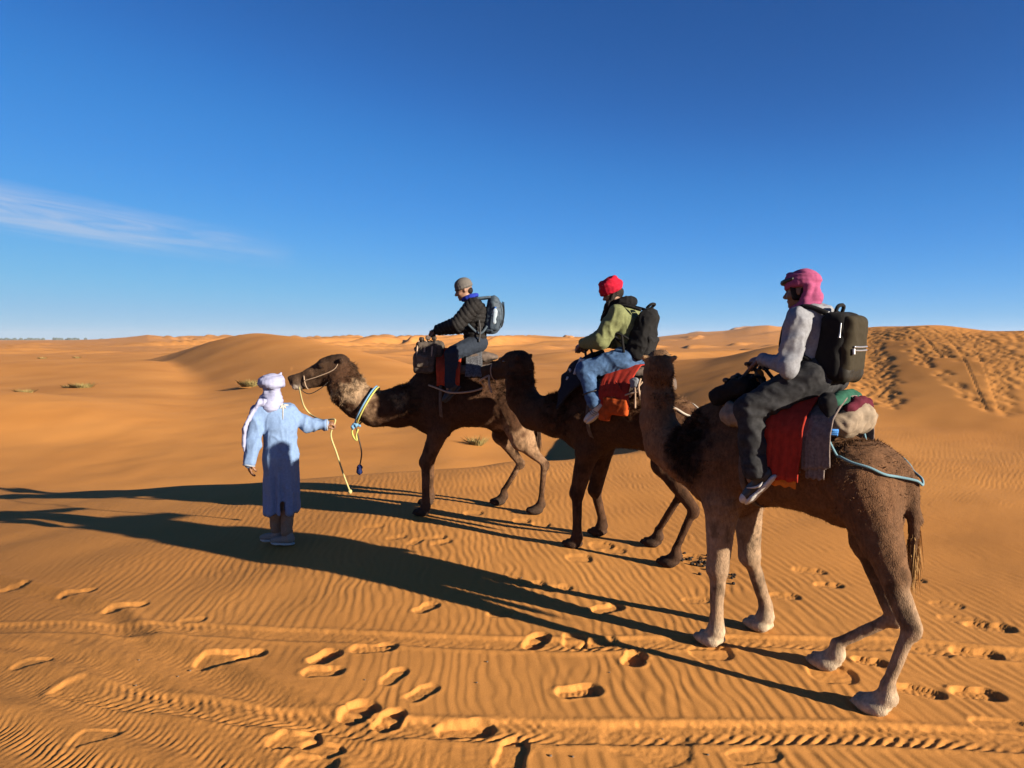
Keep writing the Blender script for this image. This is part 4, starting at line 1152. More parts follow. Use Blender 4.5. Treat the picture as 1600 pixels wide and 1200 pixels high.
# ============ rider on the middle camel: green sweatshirt, blue jeans, red headscarf
r2 = F2.pl
J2 = dict(head=V(.215, .03, 2.615), look=V(.50, .80, -.42), hup=V(.25, .30, 1), neck=V(.115, 0, 2.475), chest=V(.05, 0, 2.30), pelvis=V(.03, 0, 1.99), hs=.98,
          shL=V(.085, .185, 2.39), shR=V(.10, -.18, 2.40), elL=r2(938, 532, .25), elR=V(.25, -.24, 2.14), wrL=V(.50, .10, 2.10), wrR=V(.50, -.08, 2.10),
          hipL=V(.04, .12, 1.95), hipR=V(.04, -.12, 1.95), knL=r2(914, 578, .32), knR=V(.36, -.32, 1.86), anL=r2(931, 632, .36), anR=V(.21, -.36, 1.50),
          toL=r2(902, 654, .38), toR=V(.42, -.38, 1.36), group='riders on the camels')
RIDER2 = make_person(F2, (.03, 0, 1.87), 'rider in green sweatshirt, blue jeans and red headscarf on the middle camel', J2, (.27, .145, .09),
                     dict(L=(V(.9, -.35, -.25), V(.1, -.4, -1)), R=(V(.9, .35, -.25), V(.1, .4, -1))))
v, f = garment(top_prims(J2, .155, .74, (.092, .092, .055), .150), .0105, .012, 8, 15, (1, 1, .7)); RIDER2.part('sweatshirt', v, f, cloth('green_sweatshirt', (.21, .235, .11), scale=50)); RIDER2.top = BVHTree.FromPolygons([tuple(x) for x in v], [tuple(map(int, x)) for x in f])
BLUE_DENIM = cloth('blue_denim', (.075, .15, .30), scale=22, vary=.32)
v, f = garment(leg_prims(J2, .17, (.122, .088), (.082, .078)), .0105, .008, 11, 19, (.7, 1, 1)); RIDER2.part('jeans', v, f, BLUE_DENIM)
v, f = tube([J2['knL'] * .35 + J2['anL'] * .65 + V(.088 * math.cos(a), .088 * math.sin(a), -.03 * math.cos(a)) for a in np.linspace(0, 6.283, 11)[:-1]], .007, 6, closed=True); RIDER2.part('leg_cord', v, f, BLACK_LEATHER)
for s in 'LR':
    o, c, R = make_shoe(RIDER2, J2['an' + s], J2['to' + s], V(.2, 0, 1), plain_mat('white_sneaker', (.34, .32, .28), rough=.7, scale=40), WHITE_RUBBER)
    for k in range(3):
        v, f = tube([c(.02 + k * .022, .044, -.085), c(.035 + k * .022, .045, -.055), c(.045 + k * .020, .030, -.025)], .0045, 5); RIDER2.part('side_stripe', v, f, cloth('stripe_tan', (.28, .26, .20)), parent=o)
hc2, hR2 = J2['head'], RIDER2.R
def q2(x, y, z): return hc2 + hR2[0] * x + hR2[1] * y + hR2[2] * z
P = [Ell(q2(-.02, 0, .075), (.105, .092, .085), .02, None, hR2)]
for i, (z, t, r_) in enumerate(((.040, -.10, .028), (.064, -.05, .028), (.086, .05, .027), (.055, -.25, .024), (.110, .12, .025), (.125, -.1, .022))):
    P += ring_wrap(q2(-.012, 0, 0), hR2, .108 - .007 * i, .096 - .006 * i, z, t, r_, 20, 0, .006, i + 20)
P += [Ell(q2(-.02, -.11, .085), (.035, .03, .045), .02, None, hR2)]
v, f = garment(P, .0085, .0042, 6, 23, (1, 1, 5)); RIDER2.part('headscarf', v, f, cloth('red_scarf', (.52, .012, .040), scale=50))
up2 = V(0, 0, 1)
P = [Ell(q2(-.045, 0, -.015), (.075, .078, .075), .03, None, hR2), Cone(q2(-.01, -.075, .0), V(.26, -.10, 2.42), .035, .05, .04), Cone(V(.26, -.10, 2.42), V(.30, -.06, 2.24), .05, .035, .04), Cone(q2(-.01, .072, .01), V(.21, .12, 2.48), .024, .03, .03), Cone(V(.21, .12, 2.48), V(.28, .10, 2.34), .03, .022, .03)]
v, f = garment(P, .010, .006, 14, 29, (3, 3, .6)); RIDER2.part('hair', v, f, HAIRM)
P = ring_wrap(J2['neck'] + V(.01, 0, .02), np.eye(3), .105, .115, 0, -.35, .045, 16, 0, .01, 3) + [Cone(J2['neck'] + V(.10, .02, .0), J2['chest'] + V(.15, .03, .03), .05, .05, .04)]
v, f = garment(P, .0105, .007, 14, 31); RIDER2.part('black_scarf', v, f, cloth('black_cloth', (.010, .010, .012)))

# ============ rider on the lead camel: black quilted jacket, grey beanie
r1 = F1.pl
J1 = dict(head=V(.095, .01, 2.752), look=V(1, .12, -.35), hup=V(.2, 0, 1), neck=V(.01, 0, 2.62), chest=V(-.045, 0, 2.45), pelvis=V(-.04, 0, 2.12), hs=1.02,
          shL=V(-.03, .20, 2.545), shR=V(-.03, -.20, 2.545), elL=r1(714, 507, .27), elR=V(.19, -.27, 2.31), wrL=V(.415, .09, 2.262), wrR=V(.415, -.06, 2.262),
          hipL=V(-.03, .12, 2.08), hipR=V(-.03, -.12, 2.08), knL=r1(706, 553, .34), knR=V(.24, -.34, 1.97), anL=r1(703, 602, .36), anR=V(.23, -.36, 1.60),
          toL=r1(690, 616, .38), toR=V(.36, -.38, 1.50), group='riders on the camels')
RIDER1 = make_person(F1, (-.04, 0, 1.99), 'rider in black quilted jacket and grey beanie on the lead camel', J1, (.30, .165, .11),
                     dict(L=(V(.9, -.25, -.2), V(.3, -.4, -1)), R=(V(.9, .2, -.2), V(.3, .4, -1))))
P = top_prims(J1, .180, .80, (.098, .084, .058), .165)
v, f = solid(P, .010); v = smooth(v, f, 1); n = normals(v, f)
# quilted baffles: across the arms and round the trunk
def along(v, a, b): return ((v - a) @ (b - a)) / np.linalg.norm(b - a)
ds = np.stack([np.minimum(Cone(J1['sh' + s], J1['el' + s], .098, .084).dist(v[:, 0], v[:, 1], v[:, 2]), Cone(J1['el' + s], J1['wr' + s], .084, .058).dist(v[:, 0], v[:, 1], v[:, 2])) for s in 'LR'])
arm = np.min(ds, 0) < P[0].dist(v[:, 0], v[:, 1], v[:, 2]) + .005
sarm = np.where(v[:, 1] > 0, along(v, J1['shL'], J1['wrL']), along(v, J1['shR'], J1['wrR']))
tt = np.where(arm, sarm, v[:, 2]) / .050 + .25 * noise3(v * 9, 77)
v = v + n * (.014 * np.sqrt(np.abs(np.sin(math.pi * tt))) + .006 * noise3(v * 26, 78))[:, None]
RIDER1.top = BVHTree.FromPolygons([tuple(x) for x in v], [tuple(map(int, x)) for x in f]); RIDER1.part('quilted_jacket', v, f, noise_mat('black_quilt', (.005, .005, .0055), (.013, .012, .012), scale=30, rough=.75, bump=.3, bscale=60, spec=.12))
v, f = garment(leg_prims(J1, .17, (.115, .085), (.078, .07)), .0105, .007, 11, 39); RIDER1.part('trousers', v, f, cloth('navy_trousers', (.028, .038, .058), scale=40))
for s in 'LR':
    make_shoe(RIDER1, J1['an' + s], J1['to' + s], V(.2, 0, 1), BLACK_LEATHER, plain_mat('dark_rubber', (.03, .03, .03)))
hc1, hR1 = J1['head'], RIDER1.R
def q1(x, y, z): return hc1 + hR1[0] * x + hR1[1] * y + hR1[2] * z
v, f = solid([Ell(q1(-.014, 0, .062), (.112, .095, .092), .02, None, hR1)] + ring_wrap(q1(-.012, 0, 0), hR1, .100, .086, .036, -.05, .020, 20), .0085)
n = normals(v, f); aa = np.arctan2((v - hc1) @ hR1[1], (v - hc1) @ hR1[0]); v = v + n * (.0022 * np.sin(aa * 40))[:, None]
RIDER1.part('beanie', v, f, cloth('grey_knit', (.17, .16, .15), scale=120, bump=.5))
v, f = solid([Ell(q1(-.062, 0, -.022), (.048, .066, .050), .02, None, hR1)], .009); RIDER1.part('hair', v, f, HAIRM)
v, f = garment(ring_wrap(J1['neck'] + V(.01, 0, .045), np.eye(3), .085, .085, 0, -.35, .026, 16), .009, .004, 20, 41); RIDER1.part('blue_collar', v, f, cloth('cobalt_fleece', (.02, .045, .42)))

# ============ the guide on foot: pale blue robe, lilac turban
_g0 = ground(440, 849)
GF = Frame((_g0[0], _g0[1] + .03), (-.50, .87), _g0[2])
GY = _g0[1] - 7.19
g = lambda px, py, Y: GF.loc(at_depth(px, py, Y + GY))
JG = dict(head=g(424, 606, 7.24) + V(0, 0, -.005), look=V(.95, .25, -.05), neck=g(425, 626, 7.22), chest=V(0, 0, 1.30), pelvis=V(0, 0, .92), hs=1.0,
          shL=g(404, 643, 7.14), shR=g(452, 643, 7.32), elL=g(396, 692, 7.02), elR=g(480, 664, 7.38), wrL=g(390, 722, 6.98), wrR=g(506, 664, 7.42),
          hipL=V(0, .09, .88), hipR=V(0, -.09, .88), knL=V(.05, .09, .48), knR=V(-.02, -.09, .48), anL=V(.09, .04, .085), anR=V(-.10, -.03, .085),
          toL=V(.22, .21, .05), toR=V(.04, .13, .05))
GUIDE = make_person(GF, (0, 0, 0), 'guide on foot in pale blue robe and lilac turban leading the camels', JG, (.26, .135, .080),
                    dict(L=(V(.05, .0, -1), V(0.2, -1, -.1), 1, (.35, .4, .3)), R=(g(519, 661, 7.44) - JG['wrR'], V(.3, .55, -.5))))
ROBE = cloth('pale_blue_robe', (.225, .35, .60), scale=34, vary=.10)
zz = np.linspace(.33, 1.36, 40); na = 96
# robe body: rings that widen to the hem, with hanging folds
Pv = []
ccx = lambda z: (0.0, 0.0)
shL, shR = JG['shL'], JG['shR']
P = [Cone((0, 0, .36), (0, 0, .95), .178, .168, .05, None, (V(1, 0, 0), .85)), Cone((0, 0, .95), (0, 0, 1.30), .168, .170, .05, None, (V(1, 0, 0), .76)), Cone((0, 0, 1.30), JG['neck'] + V(0, 0, -.02), .155, .070, .06, None, (V(1, 0, 0), .8)),
     Cone(shL * .9 + shR * .1, shR * .9 + shL * .1, .080, .080, .05)]
for s in 'LR':
    P += [Cone(JG['sh' + s], JG['el' + s], .080, .074, .04), Cone(JG['el' + s], JG['wr' + s], .074, .058, .03)]
v, f = solid(P, .011, cut=[RBox((0, 0, .17), (.5, .5, .16), .005), RBox((-.23, .02, .33), (.2, .022, .14), .005)])
v = smooth(v, f, 1); n = normals(v, f)
an_ = np.arctan2(v[:, 1], v[:, 0]); low = sstep(1.25, .4, v[:, 2]); inb = sstep(.30, .22, np.hypot(v[:, 0], v[:, 1]))
v = v + n * (low * inb * (.016 * np.sin(an_ * 7 + 2.2 * np.sin(an_ * 2 + 1) + 1.2 * v[:, 2]) + .020 * noise3(np.stack([np.cos(an_) * 3.2, np.sin(an_) * 3.2, v[:, 2] * .8], 1), 57)))[:, None]
v = wrinkle(v, n, .016, 6, 51, (1.6, 1.6, .38)); v = wrinkle(v, normals(v, f), .006, 15, 53, (1.2, 1.2, .6))
robe = GUIDE.part('robe', v, f, ROBE)
SILVER = cloth('silver_thread', (.50, .50, .48), rough=.6)
# embroidered star on the back and trimmed cuffs
bc = g(442, 634, 7.08); 
dep = lambda p: p
bv = BVHTree.FromPolygons([tuple(x) for x in v], [tuple(map(int, x)) for x in f])
def on_robe(px, py, off=.004):
    o = GF.loc((0, 0, CAM_H)); d_ = unit(GF.loc(at_depth(px, py, 7.2)) - o)
    h = bv.ray_cast(Vector(o), Vector(d_)); return (np.array(h[0]) - d_ * off) if h[0] is not None else None
for k in range(8):
    a = k * math.pi / 4; r_ = (9.5 if k % 2 == 0 else 7.0)
    pts = [on_robe(442 + r_ * t * math.cos(a), 633 + r_ * 1.15 * t * math.sin(a)) for t in (.12, .5, 1.0)]
    if all(p is not None for p in pts):
        vv, ff = tube(pts, [.011, .013, .003], 6); GUIDE.part('embroidery', vv, ff, SILVER, parent=robe)
pts = [on_robe(442, y) for y in (643, 649, 656)]
if all(p is not None for p in pts):
    vv, ff = tube(pts, [.008, .006, .003], 6); GUIDE.part('embroidery', vv, ff, SILVER, parent=robe)
for s in 'LR':
    dd = unit(JG['wr' + s] - JG['el' + s]); e1 = unit(np.cross(dd, V(.3, .9, .2))); e2 = np.cross(dd, e1)
    vv, ff = tube([JG['wr' + s] + dd * .035 + (e1 * math.cos(a) + e2 * math.sin(a)) * .054 for a in np.linspace(0, 6.283, 13)[:-1]], .012, 6, closed=True); GUIDE.part('cuff', vv, ff, cloth('cuff_trim', (.36, .42, .52)), parent=robe)
v, f = garment([Cone(JG['knL'] * V(.6, .8, 1), JG['anL'] + V(0, 0, .05), .078, .060, .04), Cone(JG['knR'] * V(.6, .8, 1), JG['anR'] + V(0, 0, .05), .078, .060, .04), Cone((0, .05, .60), JG['knL'] * V(.6, .8, 1), .075, .078, .04), Cone((0, -.05, .60), JG['knR'] * V(.6, .8, 1), .075, .078, .04)], .011, .008, 12, 55)
GUIDE.part('trousers', v, f, cloth('khaki_trousers', (.34, .25, .17)))
for s in 'LR': make_shoe(GUIDE, JG['an' + s] + V(0, 0, .025), JG['to' + s] + V(0, 0, .055), V(0, 0, 1), cloth('tan_sneaker', (.42, .36, .30)), plain_mat('pale_rubber', (.4, .38, .35)))
hcg, hRg = JG['head'], GUIDE.R
def qg(x, y, z): return hcg + hRg[0] * x + hRg[1] * y + hRg[2] * z
LILAC = cloth('lilac_cotton', (.44, .47, .70), scale=40, vary=.08)
P = [Ell(qg(-.01, 0, .085), (.115, .105, .075), .02, None, hRg)]
for i, (z, t, r_) in enumerate(((.046, .05, .032), (.064, -.14, .034), (.075, .12, .034), (.092, -.04, .032), (.106, .10, .026), (.058, .18, .028))):
    P += ring_wrap(qg(-.008, 0, 0), hRg, .122 - .006 * i, .114 - .006 * i, z, t, r_, 22, .06 * (-1) ** i, .006, i + 40)
P += [Cone(qg(-.03, -.085, .13), qg(-.04, -.10, .165), .022, .008, .02), Cone(qg(-.07, 0, .02), qg(-.06, 0, -.12), .05, .065, .04), Cone(qg(-.06, 0, -.14), qg(-.06, .05, -.19), .085, .09, .04), Cone(qg(0, .055, .0), qg(-.02, .05, -.15), .035, .06, .04), Cone(qg(0, -.055, .0), qg(-.02, -.05, -.15), .035, .06, .04),
      Cone(qg(.05, .06, -.12), qg(.05, -.06, -.12), .06, .06, .04)]
v, f = garment(P, .009, .005, 6, 61, (1, 1, 5)); tur = GUIDE.part('turban', v, f, LILAC)
# the loose end of the turban hanging over the left shoulder
pts = [qg(-.08, .06, -.15), shL + V(-.07, .0, .10), shL + V(-.06, .07, .0), JG['elL'] + V(-.03, .095, .16), JG['elL'] + V(-.01, .098, .0), JG['elL'] + V(0, .09, -.08)]
v, f = garment(chain([np.append(p, r_) for p, r_ in zip(pts, (.045, .035, .030, .032, .028, .012))], .03, None, (V(.3, 1, .1), .55)), .009, .009, 14, 63, (1, 1, .5)); GUIDE.part('turban_tail', v, f, LILAC)

# ------------------------------------------------------------------ saddlery, bags, ropes
def drape(fr, x0, x1, prof, nx=22, folds=.010, seed=0, flare=0.0, sides=(1, -1), drop=0.0, hemw=.006):
    """blanket over a back: prof = (y, z) from the ridge down one side; mirrored to the other."""
    pr = np.array(prof); s = np.concatenate([[0], np.cumsum(np.hypot(*np.diff(pr, axis=0).T))]); L = s[-1]
    t = np.linspace(0, L, 26); half = np.stack([np.interp(t, s, pr[:, 0]), np.interp(t, s, pr[:, 1])], 1)
    rows = []
    if -1 in sides: rows += [(-a, b, c) for (a, b), c in zip(half[::-1][:-1], t[::-1][:-1])]
    if 1 in sides: rows += [(a, b, c) for (a, b), c in zip(half, t)]
    rows = np.array(rows); xs = np.linspace(x0, x1, nx)
    G = np.zeros((nx, len(rows), 3))
    for i, x in enumerate(xs):
        w = rows[:, 2] / L
        ph = noise2(np.full(len(rows), i * .33 + seed), rows[:, 0] * 2 + seed * 3, seed)
        G[i, :, 0] = x + flare * w * (2 * i / (nx - 1) - 1) + .010 * noise2(np.full(len(rows), seed * 1.7), rows[:, 1] * 6, seed + 2)
        sg = np.sign(rows[:, 0]); fold = folds * w * (np.sin(i * .75 + 2.2 * ph + seed) + .6 * ph)
        G[i, :, 1] = rows[:, 0] + sg * (np.abs(fold) + .004)
        G[i, :, 2] = rows[:, 1] + hemw * w ** 4 * np.sin(i * .9 + seed) - drop * w * i / (nx - 1)
    return G

def rope_col(name, c1, c2):
    m, N, L, P = mat_new(name)
    t = N.new('ShaderNodeTexCoord'); w = N.new('ShaderNodeTexWave'); w.inputs['Scale'].default_value = 38; w.bands_direction = 'DIAGONAL'; w.inputs['Distortion'].default_value = 1.5
    L.new(t.outputs['Object'], w.inputs['Vector'])
    r = N.new('ShaderNodeValToRGB'); r.color_ramp.elements[0].color = (*c1, 1); r.color_ramp.elements[1].color = (*c2, 1)
    L.new(w.outputs['Fac'], r.inputs['Fac']); L.new(r.outputs[0], P.inputs['Base Color']); P.inputs['Roughness'].default_value = .9
    return m

RED = cloth('red_blanket', (.44, .038, .022), scale=16, vary=.22)
ORANGE = cloth('orange_blanket', (.75, .22, .03), scale=16)
GREYW = cloth('grey_wool', (.22, .175, .16), scale=45, vary=.3, bump=.6)
PAD = cloth('padded_canvas', (.33, .26, .19), scale=18, vary=.25, bump=.5)
PADD = cloth('dark_canvas', (.15, .115, .095), scale=18, vary=.25, bump=.5)
BLACKC = cloth('black_canvas', (.016, .016, .017), scale=30)
IRON = noise_mat('worn_iron', (.02, .018, .016), (.06, .045, .035), scale=40, rough=.6, metallic=.3)
CREAM_ROPE = rope_col('cream_rope', (.26, .22, .085), (.36, .31, .14))
BLUE_ROPE = rope_col('blue_rope', (.06, .13, .17), (.10, .19, .23))
TAN_ROPE = rope_col('tan_rope', (.20, .14, .09), (.28, .20, .14))
CYAN = rope_col('light_blue_rope', (.06, .15, .26), (.09, .20, .32))
YELLOW = rope_col('yellow_rope', (.26, .26, .05), (.33, .32, .09))
NAVY = cloth('navy_yarn', (.02, .035, .14))

def saddle(fr, base, label, path, rad, handle, mat, matb=None):
    T = Thing('saddle', fr, base, label, 'saddle', 'camel saddles')
    v, f = garment(chain([np.append(V(*p), r) for p, r in zip(path + path[:1], rad + rad[:1])], .03), .012, .012, 9, 71)
    T.part('pad_roll', v, f, mat)
    v, f = garment([Ell((path[0][0] * .5 + path[len(path) // 2][0] * .5, 0, base[2] - .02), (abs(path[0][0] - path[len(path) // 2][0]) * .42, .20, .075), .03)], .014, .008, 9, 72)
    T.part('seat_pad', v, f, mat)
    for a in handle:
        v, f = tube(a, .013, 8); T.part('handle_bar', v, f, IRON)
    return T

def snug(camel, pts, off=.012):
    """lay points on a camel's coat."""
    out = []
    for p in pts:
        h = camel.bvh.find_nearest(Vector(p)); nn = np.array(h[1]); out.append(np.array(h[0]) + nn * off)
    return out
# ---- near camel
S3 = saddle(F3, (0, 0, 1.76), 'padded canvas saddle under the rider in pink headscarf',
            [(.42, 0, 1.70), (.36, .15, 1.645), (.18, .24, 1.61), (-.06, .26, 1.60), (-.28, .23, 1.61), (-.40, .12, 1.645), (-.42, 0, 1.67), (-.40, -.12, 1.645), (-.28, -.23, 1.61), (-.06, -.26, 1.60), (.18, -.24, 1.61), (.36, -.15, 1.645)],
            [.070, .070, .062, .055, .060, .078, .084, .078, .060, .055, .062, .070],
            [[(.40, .12, 1.74), (.33, .09, 1.86), (.25, .06, 1.975)], [(.10, .12, 1.78), (.18, .09, 1.88), (.25, .06, 1.975)], [(.40, -.12, 1.74), (.33, -.09, 1.86), (.25, -.06, 1.975)], [(.10, -.12, 1.78), (.18, -.09, 1.88), (.25, -.06, 1.975)], [(.25, .16, 1.985), (.25, 0, 1.988), (.25, -.16, 1.985)]], PAD)
def blanket(fr, base, label, layers, name='saddle_blanket', cat='blanket', group='blankets over the saddles'):
    T = Thing(name, fr, base, label, cat, group)
    for nm, m, G in layers:
        v, f = sheet(G); T.part(nm, v, f, m)
    return T
prof3 = [(0, 1.835), (.10, 1.83), (.20, 1.765), (.30, 1.685), (.352, 1.60), (.365, 1.45)]
blanket(F3, (-.12, 0, 1.83), 'red blanket with orange lining hanging below the rider in pink headscarf',
        [('red_layer', RED, drape(F3, .02, -.245, prof3 + [(.372, 1.285)], folds=.012, seed=3, flare=.015)), ('orange_layer', ORANGE, drape(F3, .0, -.215, [(0, 1.825), (.10, 1.82), (.19, 1.755), (.288, 1.675), (.338, 1.59), (.352, 1.45), (.360, 1.245)], folds=.006, seed=5, flare=.01))])
blanket(F3, (-.32, 0, 1.80), 'grey wool blanket hanging behind the red one on the nearest camel',
        [('wool_layer', GREYW, drape(F3, -.225, -.395, [(0, 1.80), (.10, 1.79), (.20, 1.73), (.29, 1.66), (.335, 1.56), (.345, 1.36)], folds=.010, seed=8, drop=-.03)), ('wool_fold', GREYW, drape(F3, -.25, -.36, [(.27, 1.70), (.318, 1.62), (.336, 1.50), (.340, 1.315)], folds=.008, seed=9, sides=(1,)))])
T = Thing('rolled_cloth', F3, (-.37, 0, 1.77), 'rolled green and burgundy cloth behind the rider in pink headscarf', 'cloth')
v, f = garment(chain([(-.345, .18, 1.765, .036), (-.35, .08, 1.785, .044), (-.35, -.08, 1.785, .044), (-.345, -.18, 1.765, .036)], .02), .010, .010, 12, 81); T.part('green_roll', v, f, cloth('green_cloth', (.03, .12, .08)))
v, f = garment(chain([(-.415, .14, 1.735, .032), (-.42, .05, 1.75, .040), (-.42, -.08, 1.75, .040), (-.415, -.16, 1.735, .032)], .02), .010, .010, 12, 83); T.part('burgundy_roll', v, f, cloth('burgundy_cloth', (.11, .014, .03)))
v, f = garment(chain([(-.30, .19, 1.78, .05), (-.33, .24, 1.76, .045), (-.36, .26, 1.68, .02), (-.35, .27, 1.60, .008)], .02), .010, .008, 12, 85); T.part('dark_end', v, f, BLACKC)
T = Thing('hand_bag', F3, (.36, .03, 1.75), 'black cloth bag with straps on the front of the nearest saddle', 'bag')
a_ = .42; Rb = np.array([[math.cos(a_), 0, -math.sin(a_)], [0, 1, 0], [math.sin(a_), 0, math.cos(a_)]])
Rb = np.array([unit((1, 0, -.45)), (0, 1, 0), np.cross(unit((1, 0, -.45)), (0, 1, 0))])
v, f = garment([RBox((.365, .05, 1.800), (.155, .15, .055), .04, .02, None, Rb), Ell((.30, .06, 1.85), (.09, .10, .05), .03)], .010, .012, 10, 87); T.part('bag_body', v, f, BLACKC)
for k, pts in enumerate(([(.42, .14, 1.80), (.40, .13, 1.865), (.34, .12, 1.88), (.28, .13, 1.865)], [(.44, .02, 1.79), (.42, .0, 1.86), (.35, -.02, 1.885), (.29, 0, 1.88)], [(.24, .15, 1.87), (.20, .12, 1.90), (.16, .06, 1.88)])):
    v, f = tube(pts, .010, 6); T.part('strap', v, f, BLACKC)
for k, (x, y, z) in enumerate(((.405, .15, 1.868), (.345, .14, 1.892), (.29, .15, 1.880), (.37, .05, 1.900))):
    v, f = garment([Ell((x, y, z), (.022, .020, .018), .01)], .006, .006, 30, k); T.part('buckle', v, f, IRON)
v, f = garment([Ell((.205, .06, 1.905), (.03, .03, .045), .01)], .007, .003, 20, 3); T.part('brown_pouch', v, f, cloth('tan_leather', (.30, .14, .04)))
def girth(fr, x, label, zc=1.33, ry=.315, rz=.315, mat=PADD):
    T = Thing('girth_strap', fr, (x, 0, zc - rz), label, 'strap', 'girth straps')
    n = 28; G = np.zeros((n + 1, 4, 3))
    for i in range(n + 1):
        a = 2 * math.pi * i / n
        for j in range(4): G[i, j] = (x + (j - 1.5) * .013 + .02 * math.sin(a), ry * math.sin(a), zc - rz * math.cos(a))
    v, f = sheet(G, .008); T.part('band', v, f, mat)
girth(F3, .16, 'dark girth strap round the belly of the nearest camel', 1.33, .322, .318)
T = Thing('crupper_rope', F3, (-.34, 0, 1.55), 'pale blue rope from the nearest saddle round under the tail', 'rope')
rp = snug(CAMEL3, [(-.37, .30, 1.53), (-.43, .30, 1.475), (-.50, .29, 1.435), (-.58, .26, 1.405), (-.66, .22, 1.38), (-.72, .14, 1.36), (-.80, .06, 1.335), (-.86, .0, 1.31)], .016)
rp = [V(-.33, .30, 1.62)] + rp; rp = rp + [q_ * V(1, -1, 1) for q_ in rp[::-1][1:]]
v, f = tube(rp, .0080, 8); T.part('rope_run', v, f, BLUE_ROPE)
for k in range(3):
    v, f = tube([(-.325 - .012 * k, .30, 1.585 + .012 * k), (-.36 - .014 * k, .315, 1.592 + .01 * k), (-.415, .29, 1.588 + .012 * k)], .010, 6); T.part('knot', v, f, rope_col('bright_blue_cord', (.02, .12, .38), (.04, .2, .5)))

# ---- middle camel
T = Thing('crupper_rope', F2, (-.30, 0, 1.6), 'pale strap running back over the rump of the middle camel', 'rope')
rp = snug(CAMEL2, [(-.36, .26, 1.66), (-.46, .26, 1.58), (-.56, .24, 1.52), (-.66, .20, 1.46), (-.76, .12, 1.42), (-.84, .0, 1.38)], .014)
rp = rp + [q_ * V(1, -1, 1) for q_ in rp[::-1][1:]]
v, f = tube(rp, .012, 8); T.part('rope_run', v, f, rope_col('white_strap', (.26, .23, .19), (.36, .33, .28)))
S2 = saddle(F2, (.02, 0, 1.83), 'padded saddle under the rider in green sweatshirt',
            [(.42, 0, 1.78), (.34, .16, 1.72), (.16, .25, 1.68), (-.06, .27, 1.66), (-.26, .24, 1.68), (-.34, .13, 1.71), (-.36, 0, 1.72), (-.34, -.13, 1.71), (-.26, -.24, 1.68), (-.06, -.27, 1.66), (.16, -.25, 1.68), (.34, -.16, 1.72)],
            [.065, .062, .058, .055, .060, .072, .076, .072, .060, .055, .058, .062], [[(.44, .12, 1.80), (.50, .06, 2.05)], [(.44, -.12, 1.80), (.50, -.06, 2.05)], [(.50, .14, 2.06), (.50, 0, 2.065), (.50, -.14, 2.06)]], PADD)
blanket(F2, (.02, 0, 1.88), 'red blanket hanging below the rider in green sweatshirt',
        [('red_layer', RED, drape(F2, .17, -.16, [(0, 1.90), (.10, 1.895), (.21, 1.83), (.315, 1.745), (.362, 1.65), (.372, 1.50)], folds=.016, seed=13, flare=.01))])
T = Thing('saddle_bag', F2, (.0, .37, 1.44), 'orange cloth saddle bag hanging from the middle camel', 'bag')
v, f = garment([RBox((-.005, .375, 1.505), (.135, .028, .085), .025, .02), RBox((.10, .378, 1.43), (.062, .022, .07), .018, .02)], .009, .010, 9, 91); T.part('bag_body', v, f, cloth('burnt_orange', (.50, .085, .016), scale=16, vary=.25))
v, f = tube([(-.10, .36, 1.58), (-.06, .375, 1.68), (.0, .35, 1.74)], .010, 6); T.part('strap', v, f, RED)
T = Thing('tie_rope', F2, (-.22, .3, 1.55), 'tan ropes and cords tied at the back of the middle saddle', 'rope')
for k, pts in enumerate(([(-.16, .375, 1.60), (-.22, .36, 1.68), (-.27, .33, 1.75)], [(-.20, .36, 1.78), (-.22, .38, 1.66), (-.215, .37, 1.50)], [(-.12, .385, 1.62), (-.20, .385, 1.645), (-.30, .345, 1.665), (-.42, .28, 1.68)], [(-.26, .35, 1.78), (-.25, .372, 1.70), (-.27, .365, 1.58)])):
    v, f = tube(pts, .010, 6); T.part('cord', v, f, TAN_ROPE)
v, f = garment([Ell((-.20, .36, 1.74), (.05, .03, .055), .02)], .008, .008, 16, 6); T.part('grey_rag', v, f, cloth('grey_rag', (.25, .27, .30)))
T = Thing('spare_jacket', F2, (.50, .05, 1.75), 'dark jacket with white print laid over the knees of the rider in green', 'jacket')
G = np.zeros((26, 30, 3)); 
for i in range(26):
    for j in range(30):
        u = i / 25; w = j / 29                                   # u front to back, w across from left hem to right hem
        y = (.5 - w) * .62; e = abs(w - .5) * 2
        z = 2.02 - .40 * max(0, e - .35) ** 1.15 * 1.35 - .26 * (1 - u) ** 1.6
        x = .74 - .36 * u - .05 * e * (1 - u)
        G[i, j] = (x, math.copysign(min(abs(y) * 1.0, .345), y), z)
nzg = np.stack([noise3(G.reshape(-1, 3) * 8, 95 + k) for k in range(3)], 1).reshape(G.shape); G += nzg * V(.02, .02, .02)
v, f = sheet(G, .022); jk = T.part('cloth', v, f, cloth('dark_navy_cloth', (.020, .022, .032), scale=20))
def patch(ic, jc, pts):
    P_ = []
    for du, dv in pts:
        i, j = ic + du, jc + dv; i0, j0 = int(i), int(j); a, b = i - i0, j - j0
        P_.append(G[i0, j0] * (1 - a) * (1 - b) + G[i0 + 1, j0] * a * (1 - b) + G[i0, j0 + 1] * (1 - a) * b + G[i0 + 1, j0 + 1] * a * b)
    return P_
nrmj = np.cross(np.gradient(G, axis=0), np.gradient(G, axis=1)); nrmj /= np.linalg.norm(nrmj, axis=2, keepdims=True)
